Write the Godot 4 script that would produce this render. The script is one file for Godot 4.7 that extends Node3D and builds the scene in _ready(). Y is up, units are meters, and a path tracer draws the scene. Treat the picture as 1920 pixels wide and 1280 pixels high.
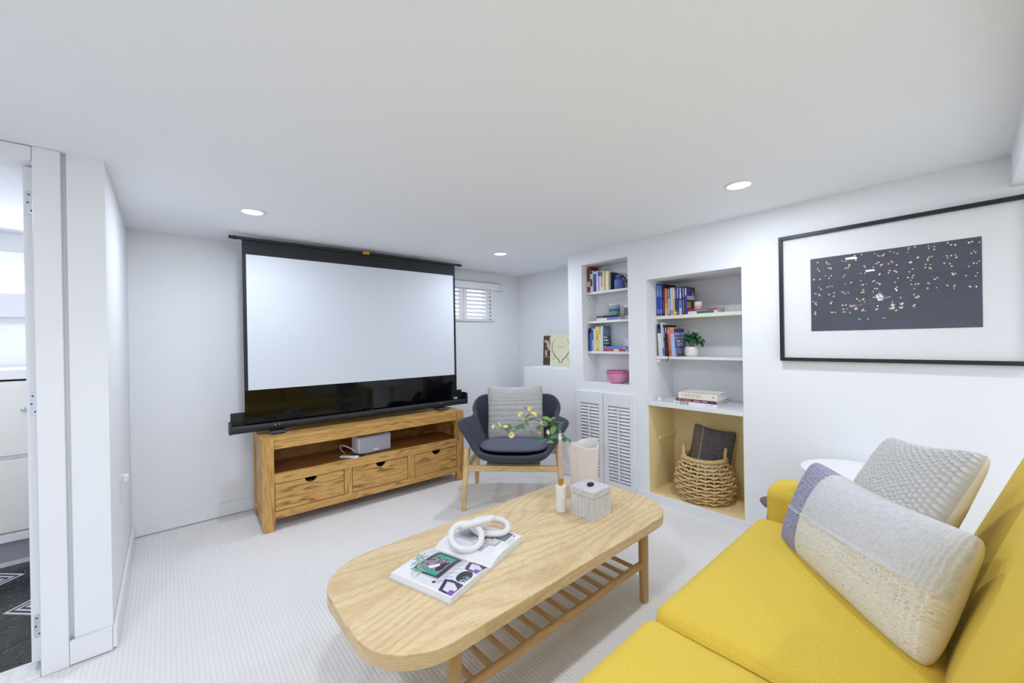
extends Node3D

# ---------------------------------------------------------------- mesh builder
class MB:
	var v := PackedVector3Array()
	var n := PackedVector3Array()
	var uv := PackedVector2Array()
	var c := PackedColorArray()
	var idx := PackedInt32Array()
	var xf := Transform3D.IDENTITY
	var colored := false

	func vert(p: Vector3, nm: Vector3, t := Vector2.ZERO, col := Color.WHITE) -> int:
		v.append(xf * p)
		n.append((xf.basis * nm).normalized())
		uv.append(t)
		c.append(col)
		return v.size() - 1

	func tri(a: int, b: int, d: int) -> void:
		var g := (v[b] - v[a]).cross(v[d] - v[a])
		if g.dot(n[a] + n[b] + n[d]) > 0.0:
			idx.append_array([a, d, b])
		else:
			idx.append_array([a, b, d])

	func quad(a: int, b: int, d: int, e: int) -> void:
		tri(a, b, d)
		tri(a, d, e)

	# chamfered box; grain is the axis the u coordinate runs along
	func box(lo: Vector3, hi: Vector3, bev := 0.0015, grain := 0, uo := Vector2.ZERO) -> void:
		var s := hi - lo
		bev = minf(bev, minf(s.x, minf(s.y, s.z)) * 0.45)
		var ids := {}
		for ax in 3:
			for sg in [-1, 1]:
				var o1: int = (ax + 1) % 3
				var o2: int = (ax + 2) % 3
				var ua: int = grain
				if grain == ax:
					ua = o1
				var va: int = 3 - ax - ua
				var nm := Vector3.ZERO
				nm[ax] = sg
				for s1 in [-1, 1]:
					for s2 in [-1, 1]:
						var p := Vector3.ZERO
						p[ax] = hi[ax] if sg > 0 else lo[ax]
						p[o1] = hi[o1] - bev if s1 > 0 else lo[o1] + bev
						p[o2] = hi[o2] - bev if s2 > 0 else lo[o2] + bev
						var key := [0, 0, 0]
						key[ax] = sg
						key[o1] = s1
						key[o2] = s2
						ids[[ax, key[0], key[1], key[2]]] = vert(p, nm, Vector2(p[ua], p[va]) + uo + Vector2(ax * 0.31, ax * 0.17))
		for ax in 3:
			for sg in [-1, 1]:
				var o1: int = (ax + 1) % 3
				var o2: int = (ax + 2) % 3
				var q := []
				for st in [[-1, -1], [1, -1], [1, 1], [-1, 1]]:
					var key := [0, 0, 0]
					key[ax] = sg
					key[o1] = st[0]
					key[o2] = st[1]
					q.append(ids[[ax, key[0], key[1], key[2]]])
				quad(q[0], q[1], q[2], q[3])
		if bev <= 0.0:
			return
		for ax in 3:   # edges along ax
			var o1: int = (ax + 1) % 3
			var o2: int = (ax + 2) % 3
			for s1 in [-1, 1]:
				for s2 in [-1, 1]:
					var k1 := [0, 0, 0]
					k1[o1] = s1
					k1[o2] = s2
					var k2 := k1.duplicate()
					k1[ax] = -1
					k2[ax] = 1
					quad(ids[[o1, k1[0], k1[1], k1[2]]], ids[[o1, k2[0], k2[1], k2[2]]], ids[[o2, k2[0], k2[1], k2[2]]], ids[[o2, k1[0], k1[1], k1[2]]])
		for a in [-1, 1]:
			for b in [-1, 1]:
				for d in [-1, 1]:
					tri(ids[[0, a, b, d]], ids[[1, a, b, d]], ids[[2, a, b, d]])

	# rows of points -> smooth surface
	func grid(rows: Array, close_u := false, close_v := false, flip := false, uvs := [], cols := []) -> void:
		var nv := rows.size()
		var nu: int = rows[0].size()
		var nn := PackedVector3Array()
		nn.resize(nu * nv)
		var mv := nv if close_v else nv - 1
		var mu := nu if close_u else nu - 1
		for j in mv:
			var r0: PackedVector3Array = rows[j]
			var r1: PackedVector3Array = rows[(j + 1) % nv]
			for i in mu:
				var i1 := (i + 1) % nu
				var g := (r1[i1] - r0[i]).cross(r1[i] - r0[i1])
				if flip:
					g = -g
				nn[j * nu + i] += g
				nn[j * nu + i1] += g
				nn[((j + 1) % nv) * nu + i] += g
				nn[((j + 1) % nv) * nu + i1] += g
		var b := v.size()
		for j in nv:
			for i in nu:
				var t := Vector2(float(i) / maxi(1, nu - 1), float(j) / maxi(1, nv - 1))
				if uvs.size() > 0:
					t = uvs[j][i]
				var nm := nn[j * nu + i]
				nm = nm.normalized() if nm.length() > 1e-14 else Vector3.UP
				vert(rows[j][i], nm, t, cols[j][i] if cols.size() > 0 else Color.WHITE)
		for j in mv:
			for i in mu:
				var i1 := (i + 1) % nu
				var j1 := (j + 1) % nv
				var a := b + j * nu + i
				var d := b + j * nu + i1
				var e := b + j1 * nu + i1
				var f := b + j1 * nu + i
				if flip:
					idx.append_array([a, d, e, a, e, f])
				else:
					idx.append_array([a, e, d, a, f, e])

	# profile of (radius, height), bottom to top, closed on itself where radius is 0
	func lathe(prof: Array, segs := 24, vs := 1.0) -> void:
		var rows := []
		var uvs := []
		for p in prof:
			var r := PackedVector3Array()
			var t := []
			for i in segs + 1:
				var a := TAU * i / segs
				r.append(Vector3(p[0] * cos(a), p[1], p[0] * sin(a)))
				t.append(Vector2(p[1] * vs, float(i) / segs * 0.2))
			rows.append(r)
			uvs.append(t)
		grid(rows, false, false, true, uvs)

	func tube(path: Array, rad, segs := 10, closed := false, squash := 1.0) -> void:
		var rows := []
		var uvs := []
		var m := path.size()
		var up := Vector3.UP
		var along := 0.0
		for k in m:
			var p: Vector3 = path[k]
			var d: Vector3
			if closed:
				d = path[(k + 1) % m] - path[(k + m - 1) % m]
			else:
				d = path[mini(k + 1, m - 1)] - path[maxi(k - 1, 0)]
			d = d.normalized()
			if k == 0:
				up = Vector3.UP if absf(d.y) < 0.9 else Vector3.RIGHT
			else:
				along += p.distance_to(path[k - 1])
			up = (up - d * up.dot(d)).normalized()
			var sd := d.cross(up)
			var r: float = rad[k] if rad is Array else rad
			var row := PackedVector3Array()
			var t := []
			for i in segs + 1:
				var a := TAU * i / segs
				row.append(p + sd * cos(a) * r + up * sin(a) * r * squash)
				t.append(Vector2(along, float(i) / segs * 0.12))
			rows.append(row)
			uvs.append(t)
		if not closed:
			var e0 := PackedVector3Array()
			var e1 := PackedVector3Array()
			for i in segs + 1:
				e0.append(path[0])
				e1.append(path[m - 1])
			rows.push_front(e0)
			rows.append(e1)
			uvs.push_front(uvs[0])
			uvs.append(uvs[-1])
			# keep the end edges crisp
			rows.insert(1, rows[1].duplicate())
			uvs.insert(1, uvs[1])
			rows.insert(rows.size() - 1, rows[-2].duplicate())
			uvs.insert(uvs.size() - 1, uvs[-2])
		grid(rows, false, closed, true, uvs)

	# polygon in xy, extruded along +z
	func extrude(poly: PackedVector2Array, d: float, bev := 0.001, smooth := 0.8, grain_y := false) -> void:
		var m := poly.size()
		var area := 0.0
		for i in m:
			area += poly[i].cross(poly[(i + 1) % m])
		if area < 0.0:
			poly = poly.duplicate()
			poly.reverse()
		var outn := []
		var inset := PackedVector2Array()
		for i in m:
			var e0 := (poly[i] - poly[(i + m - 1) % m]).normalized()
			var e1 := (poly[(i + 1) % m] - poly[i]).normalized()
			var n0 := Vector2(e0.y, -e0.x)
			var n1 := Vector2(e1.y, -e1.x)
			var bis := (n0 + n1).normalized()
			outn.append([n0, n1, bis])
			inset.append(poly[i] - bis * bev / maxf(0.4, bis.dot(n1)))
		var tr := Geometry2D.triangulate_polygon(inset)
		for cap in 2:
			var z := 0.0 if cap == 0 else d
			var b := v.size()
			for i in m:
				var t := inset[i]
				vert(Vector3(t.x, t.y, z), Vector3(0, 0, -1 if cap == 0 else 1), Vector2(t.y, t.x) if grain_y else t)
			for k in range(0, tr.size(), 3):
				tri(b + tr[k], b + tr[k + 1], b + tr[k + 2])
		var run := 0.0
		for i in m:
			var i1 := (i + 1) % m
			var na: Vector2 = outn[i][2] if outn[i][0].dot(outn[i][1]) > smooth else outn[i][1]
			var nb: Vector2 = outn[i1][2] if outn[i1][0].dot(outn[i1][1]) > smooth else outn[i1][0]
			var l := poly[i].distance_to(poly[i1])
			var a3 := Vector3(na.x, na.y, 0)
			var b3 := Vector3(nb.x, nb.y, 0)
			var z0 := Vector3(0, 0, -1)
			var z1 := Vector3(0, 0, 1)
			var q := [
				vert(Vector3(inset[i].x, inset[i].y, 0), (a3 + z0 * 2), Vector2(run, 0)), vert(Vector3(inset[i1].x, inset[i1].y, 0), (b3 + z0 * 2), Vector2(run + l, 0)),
				vert(Vector3(poly[i].x, poly[i].y, bev), a3, Vector2(run, bev)), vert(Vector3(poly[i1].x, poly[i1].y, bev), b3, Vector2(run + l, bev)),
				vert(Vector3(poly[i].x, poly[i].y, d - bev), a3, Vector2(run, d)), vert(Vector3(poly[i1].x, poly[i1].y, d - bev), b3, Vector2(run + l, d)),
				vert(Vector3(inset[i].x, inset[i].y, d), (a3 + z1 * 2), Vector2(run, d)), vert(Vector3(inset[i1].x, inset[i1].y, d), (b3 + z1 * 2), Vector2(run + l, d))]
			quad(q[0], q[1], q[3], q[2])
			quad(q[2], q[3], q[5], q[4])
			quad(q[4], q[5], q[7], q[6])
			run += l

	# upholstered block: rounded box with crowned faces
	func rbox(lo: Vector3, hi: Vector3, r: float, crown := Vector3.ZERO, inner := 8) -> void:
		var il := lo + Vector3.ONE * r
		var ih := hi - Vector3.ONE * r
		var ctr := (lo + hi) / 2
		for ax in 3:
			var o1: int = (ax + 1) % 3
			var o2: int = (ax + 2) % 3
			for sg in [-1.0, 1.0]:
				var lists := []
				for o in [o1, o2]:
					var l := []
					for k in 5:
						l.append(il[o] - r * tan(PI / 4 * (1.0 - k / 5.0)))
					for k in inner + 1:
						l.append(lerpf(il[o], ih[o], float(k) / inner))
					for k in 5:
						l.append(ih[o] + r * tan(PI / 4 * ((k + 1) / 5.0)))
					lists.append(l)
				var b := v.size()
				var nu: int = lists[0].size()
				for j in nu:
					for i in nu:
						var p := Vector3.ZERO
						p[ax] = hi[ax] if sg > 0 else lo[ax]
						p[o1] = lists[0][i]
						p[o2] = lists[1][j]
						var q := p.clamp(il, ih)
						var dr := (p - q).normalized()
						var w := q + dr * r
						var a1 := clampf((p[o1] - ctr[o1]) / (ih[o1] - ctr[o1]), -1, 1)
						var a2 := clampf((p[o2] - ctr[o2]) / (ih[o2] - ctr[o2]), -1, 1)
						w[ax] += sg * crown[ax] * (1 - a1 * a1 * a1 * a1) * (1 - a2 * a2 * a2 * a2)
						dr[o1] += crown[ax] * 4 * a1 * a1 * a1 / (ih[o1] - ctr[o1]) * (1 - pow(a2, 4))
						dr[o2] += crown[ax] * 4 * a2 * a2 * a2 / (ih[o2] - ctr[o2]) * (1 - pow(a1, 4))
						vert(w, dr, Vector2(p[o1], p[o2]))
				for j in nu - 1:
					for i in nu - 1:
						quad(b + j * nu + i, b + j * nu + i + 1, b + (j + 1) * nu + i + 1, b + (j + 1) * nu + i)

	func mesh() -> ArrayMesh:
		var a := []
		a.resize(Mesh.ARRAY_MAX)
		a[Mesh.ARRAY_VERTEX] = v
		a[Mesh.ARRAY_NORMAL] = n
		a[Mesh.ARRAY_TEX_UV] = uv
		if colored:
			a[Mesh.ARRAY_COLOR] = c
		a[Mesh.ARRAY_INDEX] = idx
		var m := ArrayMesh.new()
		m.add_surface_from_arrays(Mesh.PRIMITIVE_TRIANGLES, a)
		return m

# ---------------------------------------------------------------- scene helpers
var used := {}
var M := {}
var rng := RandomNumberGenerator.new()

func numbered(called: String, under: Node) -> String:
	var key := [under.get_instance_id(), called]
	var k: int = used.get(key, 0)
	used[key] = k + 1
	return called if k == 0 else "%s_%03d" % [called, k]

func thing(called: String, label: String, category: String, at := Vector3.ZERO, rot := Vector3.ZERO, group := "") -> Node3D:
	var o := Node3D.new()
	o.name = numbered(called, self)
	add_child(o, true)
	o.position = at
	o.rotation = rot
	tag(o, label, category, group)
	return o

func tag(o: Node, label: String, category: String, group := "") -> void:
	o.set_meta("label", label)
	o.set_meta("category", category)
	if group != "":
		o.set_meta("group", group)

func part(called: String, shape, mat: Material, parent: Node, xf := Transform3D.IDENTITY) -> MeshInstance3D:
	var o := MeshInstance3D.new()
	o.mesh = shape.mesh() if shape is MB else shape
	o.material_override = mat
	o.name = numbered(called, parent)
	parent.add_child(o, true)
	o.transform = xf
	return o

func struct(called: String, shape, mat: Material, label: String) -> MeshInstance3D:
	var o := part(called, shape, mat, self)
	o.set_meta("kind", "structure")
	o.set_meta("label", label)
	o.set_meta("category", called.split("_")[0])
	return o

func bx(lo: Vector3, hi: Vector3, bev := 0.0015, grain := 0) -> MB:
	var b := MB.new()
	b.box(lo, hi, bev, grain, Vector2(rng.randf() * 3.0, rng.randf() * 3.0))
	return b

func boxes(list: Array, bev := 0.0) -> MB:
	var b := MB.new()
	for l in list:
		b.box(Vector3(l[0], l[2], l[4]), Vector3(l[1], l[3], l[5]), bev)
	return b

func rb(lo: Vector3, hi: Vector3, r: float, crown := Vector3.ZERO, inner := 3) -> MB:
	var b := MB.new()
	b.rbox(lo, hi, r, crown, inner)
	return b

func lat(prof: Array, segs := 24) -> MB:
	var b := MB.new()
	b.lathe(prof, segs)
	return b

func tub(path: Array, rad, segs := 10, closed := false, squash := 1.0) -> MB:
	var b := MB.new()
	b.tube(path, rad, segs, closed, squash)
	return b

func rrect(w: float, h: float, r: float, k := 8) -> PackedVector2Array:
	var p := PackedVector2Array()
	for q in 4:
		var cx := (w / 2 - r) * (1 if q in [0, 3] else -1)
		var cy := (h / 2 - r) * (1 if q in [0, 1] else -1)
		for i in k + 1:
			var a := PI / 2 * (q + float(i) / k)
			p.append(Vector2(cx + r * cos(a), cy + r * sin(a)))
	return p

func at(x: float, y: float, z: float, rx := 0.0, ry := 0.0, rz := 0.0) -> Transform3D:
	return Transform3D(Basis.from_euler(Vector3(rx, ry, rz)), Vector3(x, y, z))

func rgb(r: float, g: float, b: float) -> Color:
	return Color(r / 255.0, g / 255.0, b / 255.0)

func mat(col: Color, rough := 0.6, metal := 0.0) -> StandardMaterial3D:
	var m := StandardMaterial3D.new()
	m.albedo_color = col
	m.roughness = rough
	m.metallic = metal
	return m

func textured(tex: Texture2D, scale: Vector2, rough := 0.6, tint := Color.WHITE) -> StandardMaterial3D:
	var m := mat(tint, rough)
	m.albedo_texture = tex
	m.uv1_scale = Vector3(scale.x, scale.y, 1)
	return m

func noise(seed_: int, freq: float, oct := 3) -> FastNoiseLite:
	var f := FastNoiseLite.new()
	f.seed = seed_
	f.noise_type = FastNoiseLite.TYPE_SIMPLEX_SMOOTH
	f.frequency = freq
	f.fractal_octaves = oct
	return f

func image(w: int, h: int, f: Callable) -> Image:
	var d := PackedByteArray()
	d.resize(w * h * 3)
	var k := 0
	for y in h:
		for x in w:
			var col: Color = f.call(x, y)
			d[k] = int(clampf(col.r, 0, 1) * 255.0)
			d[k + 1] = int(clampf(col.g, 0, 1) * 255.0)
			d[k + 2] = int(clampf(col.b, 0, 1) * 255.0)
			k += 3
	return Image.create_from_data(w, h, false, Image.FORMAT_RGB8, d)

func tex(im: Image) -> ImageTexture:
	return ImageTexture.create_from_image(im)

func text(parent: Node, s: String, size: float, col: Material, xf: Transform3D, called := "lettering", bold := true, serif := false) -> void:
	var t := TextMesh.new()
	var f := SystemFont.new()
	f.font_names = PackedStringArray(["Droid Serif" if serif else "Droid Sans"])
	f.font_weight = 700 if bold else 400
	t.font = f
	t.font_size = 32
	t.text = s
	t.pixel_size = size / 32.0
	t.depth = 0.0006
	t.curve_step = 4
	part(called, t, col, parent, xf)

# ---------------------------------------------------------------- materials
func make_materials() -> void:
	M.wall = mat(rgb(241, 243, 247), 0.75)
	M.ceiling = mat(rgb(246, 249, 254), 0.9)
	M.trim = mat(rgb(240, 241, 245), 0.45)
	M.white = mat(rgb(240, 240, 242), 0.4)
	M.shelf = mat(rgb(238, 238, 236), 0.45)
	M.cream_shelf = mat(rgb(238, 235, 218), 0.45)
	M.beige = mat(rgb(250, 228, 172), 0.6)
	M.black = mat(rgb(24, 25, 29), 0.45)
	M.black_matte = mat(rgb(33, 34, 40), 0.75)
	M.gloss_black = mat(rgb(7, 7, 9), 0.05)
	M.gloss_black.metallic_specular = 0.4
	M.screen_white = mat(rgb(214, 219, 228), 0.8)
	M.yellow_label = mat(rgb(235, 185, 20), 0.5)
	M.steel = mat(rgb(196, 200, 212), 0.35, 0.7)
	M.chrome = mat(rgb(210, 212, 218), 0.2, 0.9)
	M.dark_hole = mat(rgb(40, 40, 44), 0.8)
	M.brass = mat(rgb(205, 165, 70), 0.28, 0.9)
	M.paper = mat(rgb(240, 240, 238), 0.8)

	# oak veneer: grain along u, 1.4 m x 0.7 m
	var a := noise(3, 1.0, 2)
	var b := noise(8, 1.0, 3)
	var fine := noise(21, 1.0, 2)
	var oak := func(x: int, y: int) -> Color:
		var u := x / 2048.0
		var w := y / 1024.0
		var warp := a.get_noise_2d(u * 1.3, w * 1.8) * 0.9 + b.get_noise_2d(u * 3.0, w * 7.0) * 0.10
		var ring := sin((w * 17.0 + warp * 3.4) * TAU)
		var g := 0.5 + 0.5 * ring
		g = pow(g, 2.2)
		var pore := fine.get_noise_2d(u * 30.0, w * 330.0)
		var broad := a.get_noise_2d(u * 3.0 + 40.0, w * 5.0)
		var t := clampf(g * 0.30 + maxf(0.0, pore) * 1.0 + broad * 0.18 + 0.05, 0, 1)
		return Color(0.915, 0.825, 0.655).lerp(Color(0.775, 0.63, 0.43), t)
	M.oak_tex = tex(image(2048, 1024, oak))
	M.oak = textured(M.oak_tex, Vector2(1.0 / 1.6, 1.0 / 0.8), 0.5)
	M.oak.uv1_offset = Vector3(0.5, 0.5, 0)
	M.oak_leg = textured(M.oak_tex, Vector2(1.0 / 1.4, 1.0 / 0.7), 0.5, rgb(222, 203, 178))
	M.birch = textured(M.oak_tex, Vector2(1.0 / 1.4, 1.0 / 0.9), 0.5, rgb(255, 248, 232))

	# acacia: strongly figured, 1.3 m x 0.65 m
	var a2 := noise(31, 1.0, 3)
	var b2 := noise(47, 1.0, 2)
	var acacia := func(x: int, y: int) -> Color:
		var u := 2.0 - absf(x / 512.0 - 2.0)
		var w := 2.0 - absf(y / 256.0 - 2.0)
		var warp := a2.get_noise_2d(u * 1.2, w * 4.0)
		var w2 := b2.get_noise_2d(u * 7.0, w * 14.0)
		var r := w * 2.6 + warp * 1.5 + w2 * 0.04
		var band := 0.5 + 0.5 * sin(r * TAU)
		var thin := pow(0.5 + 0.5 * sin(r * TAU * 4.0 + 1.0), 3.0)
		var dark := smoothstep(0.5, 1.0, band) * smoothstep(-0.05, 0.45, b2.get_noise_2d(u * 1.1 + 9.0, w * 3.0))
		var pore := maxf(0.0, b2.get_noise_2d(u * 60.0, w * 420.0))
		var col := Color(0.88, 0.70, 0.41).lerp(Color(0.74, 0.54, 0.27), clampf(band * 0.45 + thin * 0.12, 0, 1))
		col = col.lerp(Color(0.42, 0.25, 0.12), dark * 0.55)
		col = col.lerp(Color(0.60, 0.42, 0.20), clampf(a2.get_noise_2d(u * 4.0 + 7.0, w * 60.0) * 0.9, 0, 0.5))
		return col.lerp(Color(0.35, 0.2, 0.09), pore * 0.3)
	M.acacia_shade_tint = null
	M.acacia = textured(tex(image(2048, 1024, acacia)), Vector2(1.0 / 2.6, 1.0 / 1.3), 0.38)

	M.acacia_shade_tint = M.acacia.duplicate()
	M.acacia_shade_tint.albedo_color = rgb(196, 170, 150)  # tint paints in the shade inside the console, plus a darker stain

	# loop carpet, a 0.16 m tile: rows of loops
	var cn := noise(5, 0.03, 3)
	var hgt := func(x: int, y: int) -> Color:
		var row := int(x / 25.6)
		var fx := fposmod(x / 25.6, 1.0) - 0.5
		var fy := fposmod(y / 32.0 + (0.5 if row % 2 else 0.0), 1.0) - 0.5
		var big := 1.0 if (row % 2 == 0) else 0.72
		var d := sqrt(pow(fx * 2.0, 2.0) + pow(fy * 1.7, 2.0))
		var h := clampf(1.0 - d * d * 0.85, 0, 1) * big + cn.get_noise_2d(x * 6.0, y * 6.0) * 0.12
		return Color(h, h, h)
	var him := image(256, 256, hgt)
	var carpet_col := func(x: int, y: int) -> Color:
		var h := him.get_pixel(x, y).r
		var q := 0.955 + 0.045 * sqrt(h) + cn.get_noise_2d(x * 9.0, y * 9.0) * 0.04
		return Color(0.955 * q, 0.948 * q, 0.94 * q)
	M.carpet = mat(Color.WHITE, 0.95)
	M.carpet.albedo_texture = tex(image(256, 256, carpet_col))
	M.carpet.uv1_triplanar = true
	M.carpet.uv1_world_triplanar = true
	M.carpet.uv1_scale = Vector3.ONE * (1.0 / 0.16)
	M.carpet.heightmap_enabled = true
	M.carpet.heightmap_texture = tex(him)
	M.carpet.heightmap_scale = 0.16

	# plain weave in grey, used by every cloth with its own tint
	var wn := noise(12, 0.05, 3)
	var weave := func(x: int, y: int) -> Color:
		var s := 0.5 + 0.25 * sin(x * TAU / 8.0) * signf(sin(y * TAU / 16.0)) + 0.2 * sin(y * TAU / 8.0)
		var q := 0.86 + 0.10 * s + wn.get_noise_2d(x * 2.0, y * 9.0) * 0.10 + wn.get_noise_2d(x * 9.0 + 300.0, y * 2.0) * 0.10
		return Color(q, q, q)
	M.weave_tex = tex(image(256, 256, weave))
	M.mustard = cloth(rgb(249, 215, 82), 0.16, 0.04)
	M.charcoal = cloth(rgb(72, 75, 88), 0.12, 0.1)
	M.cushion_grey = cloth(rgb(104, 108, 128), 0.12, 0.1)
	M.lining = cloth(rgb(232, 218, 190), 0.3, 0.03)
	M.dark_stripe = cloth(rgb(88, 80, 78), 0.1, 0.12)
	M.vertex_cloth = cloth(Color.WHITE, 0.07, 0.08)
	M.vertex_cloth.vertex_color_use_as_albedo = true
	M.vertex_plain = mat(Color.WHITE, 0.85)
	M.vertex_plain.vertex_color_use_as_albedo = true

	# grey washed planks for the little box
	var gn := noise(77, 1.0, 3)
	var wash := func(x: int, y: int) -> Color:
		var q := 0.84 + gn.get_noise_2d(x * 0.02, y * 0.5) * 0.09 + gn.get_noise_2d(x * 0.01, y * 0.08) * 0.06
		return Color(q, q, q * 1.01)
	M.washed = textured(tex(image(128, 128, wash)), Vector2(8, 4), 0.6)
	var marble := func(x: int, y: int) -> Color:
		var q := 0.95 - 0.05 * pow(1.0 - absf(gn.get_noise_2d(x * 0.02, y * 0.03)), 12.0)
		return Color(q, q, q)
	M.marble = textured(tex(image(128, 128, marble)), Vector2(6, 2), 0.3)
	var strand := func(x: int, y: int) -> Color:
		var q := 0.5 + gn.get_noise_2d(x * 0.05, y * 0.5) * 0.55
		return Color(0.95, 0.86, 0.66).lerp(Color(0.76, 0.61, 0.38), clampf(q, 0, 1))
	M.seagrass = textured(tex(image(128, 128, strand)), Vector2(8, 10), 0.75)
	M.ceramic = mat(rgb(232, 223, 219), 0.6)
	M.ceramic_rim = mat(rgb(240, 236, 228), 0.5)

func cloth(col: Color, tile: float, bump: float) -> StandardMaterial3D:
	var m := mat(col, 0.92)
	m.albedo_texture = M.weave_tex
	m.uv1_scale = Vector3(1.0 / tile, 1.0 / tile, 1)
	m.heightmap_enabled = true
	m.heightmap_texture = M.weave_tex
	m.heightmap_scale = bump
	m.rim_enabled = true
	m.rim = 0.25
	return m

# ---------------------------------------------------------------- scene
func _ready() -> void:
	rng.seed = 7
	var cam := Camera3D.new()
	cam.name = "camera"
	cam.position = Vector3(0.178, 1.223, 3.523)
	cam.rotation = Vector3(-0.0015, -0.7165, -0.0174)
	cam.fov = 81.31
	cam.near = 0.05
	add_child(cam)
	cam.current = true

	var env := Environment.new()
	env.background_mode = Environment.BG_SKY
	var sky := Sky.new()
	var sm := ProceduralSkyMaterial.new()
	sm.sky_top_color = rgb(205, 214, 228)
	sm.sky_horizon_color = rgb(236, 240, 246)
	sm.ground_bottom_color = rgb(150, 150, 146)
	sm.ground_horizon_color = rgb(214, 216, 216)
	sm.energy_multiplier = 3.7
	sky.sky_material = sm
	env.sky = sky
	env.tonemap_mode = Environment.TONE_MAPPER_LINEAR
	env.tonemap_exposure = 1.07
	env.sdfgi_enabled = true
	env.ssao_enabled = true
	env.ssil_enabled = true
	var we := WorldEnvironment.new()
	we.name = "world_environment"
	we.environment = env
	add_child(we)

	make_materials()
	room()
	bathroom()
	downlights()
	window()
	alcoves()
	louvered_doors()
	projector_screen()
	media_console()
	armchair()
	coffee_table()
	sofa()
	side_table()
	wall_picture()
	table_things()
	shelf_things()
	basket()

func lamp_energy() -> float:
	return 0.74

func room() -> void:
	struct("floor", boxes([[-0.12, 3.40, -0.1, 0.0, 0.0, 1.228], [-1.6, 3.40, -0.1, 0.0, 1.228, 6.0]]), M.carpet, "cream loop pile carpet with fine rows across the whole room")
	struct("ceiling", boxes([[-1.7, 3.5, 1.98, 2.1, -0.8, 6.1]]), M.ceiling, "smooth white painted ceiling with small recessed lights")
	struct("wall_back", boxes([[-0.12, 1.95, 0, 1.98, -0.25, 0], [3.0, 3.5, 0, 1.98, -0.25, 0], [1.95, 3.0, 0, 1.455, -0.25, 0], [1.95, 3.0, 1.87, 1.98, -0.25, 0]]), M.wall, "white wall behind the projector screen with a small high window")
	struct("wall_left", boxes([[-0.12, 0.0, 0, 1.98, 0, 1.10], [-0.105, 0.0, 0, 1.98, 1.10, 1.228]]), M.wall, "narrow white side wall left of the screen wall")
	struct("wall_door", boxes([[-0.19, -0.105, 0, 1.98, 1.10, 1.212], [-1.6, -0.93, 0, 1.98, 1.10, 1.228], [-0.93, -0.19, 1.925, 1.98, 1.10, 1.228]]), M.wall, "white wall round the open doorway at far left")
	struct("wall_right", boxes([
		[3.35, 3.5, 0, 1.98, 0, 1.165], [2.913, 3.35, 0, 0.957, 0.565, 1.165],
		[2.913, 3.5, 0, 1.98, 1.165, 1.318],
		[2.913, 3.5, 0, 0.857, 1.318, 1.774], [2.913, 3.5, 1.868, 1.98, 1.318, 1.774], [3.118, 3.5, 0.857, 1.868, 1.318, 1.774],
		[2.913, 3.5, 0, 1.98, 1.774, 1.933],
		[2.913, 3.5, 0, 0.062, 1.933, 2.589], [2.913, 3.5, 1.665, 1.98, 1.933, 2.589], [3.303, 3.5, 0.062, 1.665, 1.933, 2.589],
		[2.913, 3.5, 0, 1.98, 2.589, 6.0]]), M.wall, "white wall with two built-in shelf recesses and a low ledge at its far end")
	struct("wall_rear", boxes([[-1.7, -1.3, 0, 1.98, 6.0, 6.1], [2.7, 3.5, 0, 1.98, 6.0, 6.1], [-1.3, 2.7, 0, 0.05, 6.0, 6.1], [-1.3, 2.7, 1.90, 1.98, 6.0, 6.1], [-1.7, -1.6, 0, 1.98, -0.8, 4.6], [-1.7, -1.6, 0, 1.98, 5.6, 6.0], [-1.7, -1.6, 0, 0.6, 4.6, 5.6], [-1.7, -1.6, 1.8, 1.98, 4.6, 5.6]]), M.wall, "white walls behind the viewer")
	struct("wall_beam", boxes([[-1.6, 2.913, 1.842, 1.98, 3.65, 4.15]]), M.wall, "white boxed ceiling beam at the upper right corner")
	struct("baseboard_back", bx(Vector3(0.0, 0.008, 0), Vector3(2.6, 0.097, 0.014), 0.003), M.trim, "white baseboard along the screen wall")
	struct("baseboard_left", bx(Vector3(0, 0.012, 0.014), Vector3(0.014, 0.097, 1.242), 0.003), M.trim, "white baseboard along the narrow left wall")
	struct("baseboard_door", bx(Vector3(-0.118, 0.004, 1.228), Vector3(0.0, 0.097, 1.242), 0.003), M.trim, "short white baseboard beside the door casing")
	struct("baseboard_right", boxes([[2.900, 2.913, 0.0, 0.062, 1.83, 6.0]]), M.trim, "low white baseboard under the shelf alcove")
	struct("baseboard_ledge", bx(Vector3(2.900, 0.004, 0.565), Vector3(2.913, 0.097, 1.245), 0.003), M.trim, "white baseboard under the ledge beside the louvered doors")
	var cs := struct("trim_1", bx(Vector3(-0.19, 0.0, 1.20), Vector3(-0.118, 1.98, 1.242), 0.003), M.trim, "white casing board at the right of the doorway")
	part("head_casing", bx(Vector3(-1.0, 1.925, 1.228), Vector3(-0.19, 1.978, 1.242), 0.003), M.trim, cs)
	# open door seen along its hinged edge
	var dr := struct("door_1", bx(Vector3(-0.2215, 0.035, 0.42), Vector3(-0.192, 1.915, 1.185), 0.002), M.trim, "white door standing open inward, seen along its hinged edge")
	for y in [0.17, 1.015, 1.78]:
		var hp := MB.new()
		hp.xf = at(-0.2035, y, 1.1845)
		hp.extrude(rrect(0.021, 0.088, 0.008, 4), 0.002, 0.0004)
		var hg := part("hinge", hp, M.steel, dr)
		for q in [[-0.003, 0.03], [-0.006, 0.0], [0.003, -0.03]]:
			var sc := MB.new()
			sc.xf = at(-0.2035 + q[0], y + q[1], 1.1862)
			sc.extrude(rrect(0.006, 0.006, 0.0029, 4), 0.001, 0.0002)
			part("screw", sc, M.dark_hole, hg)
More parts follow.
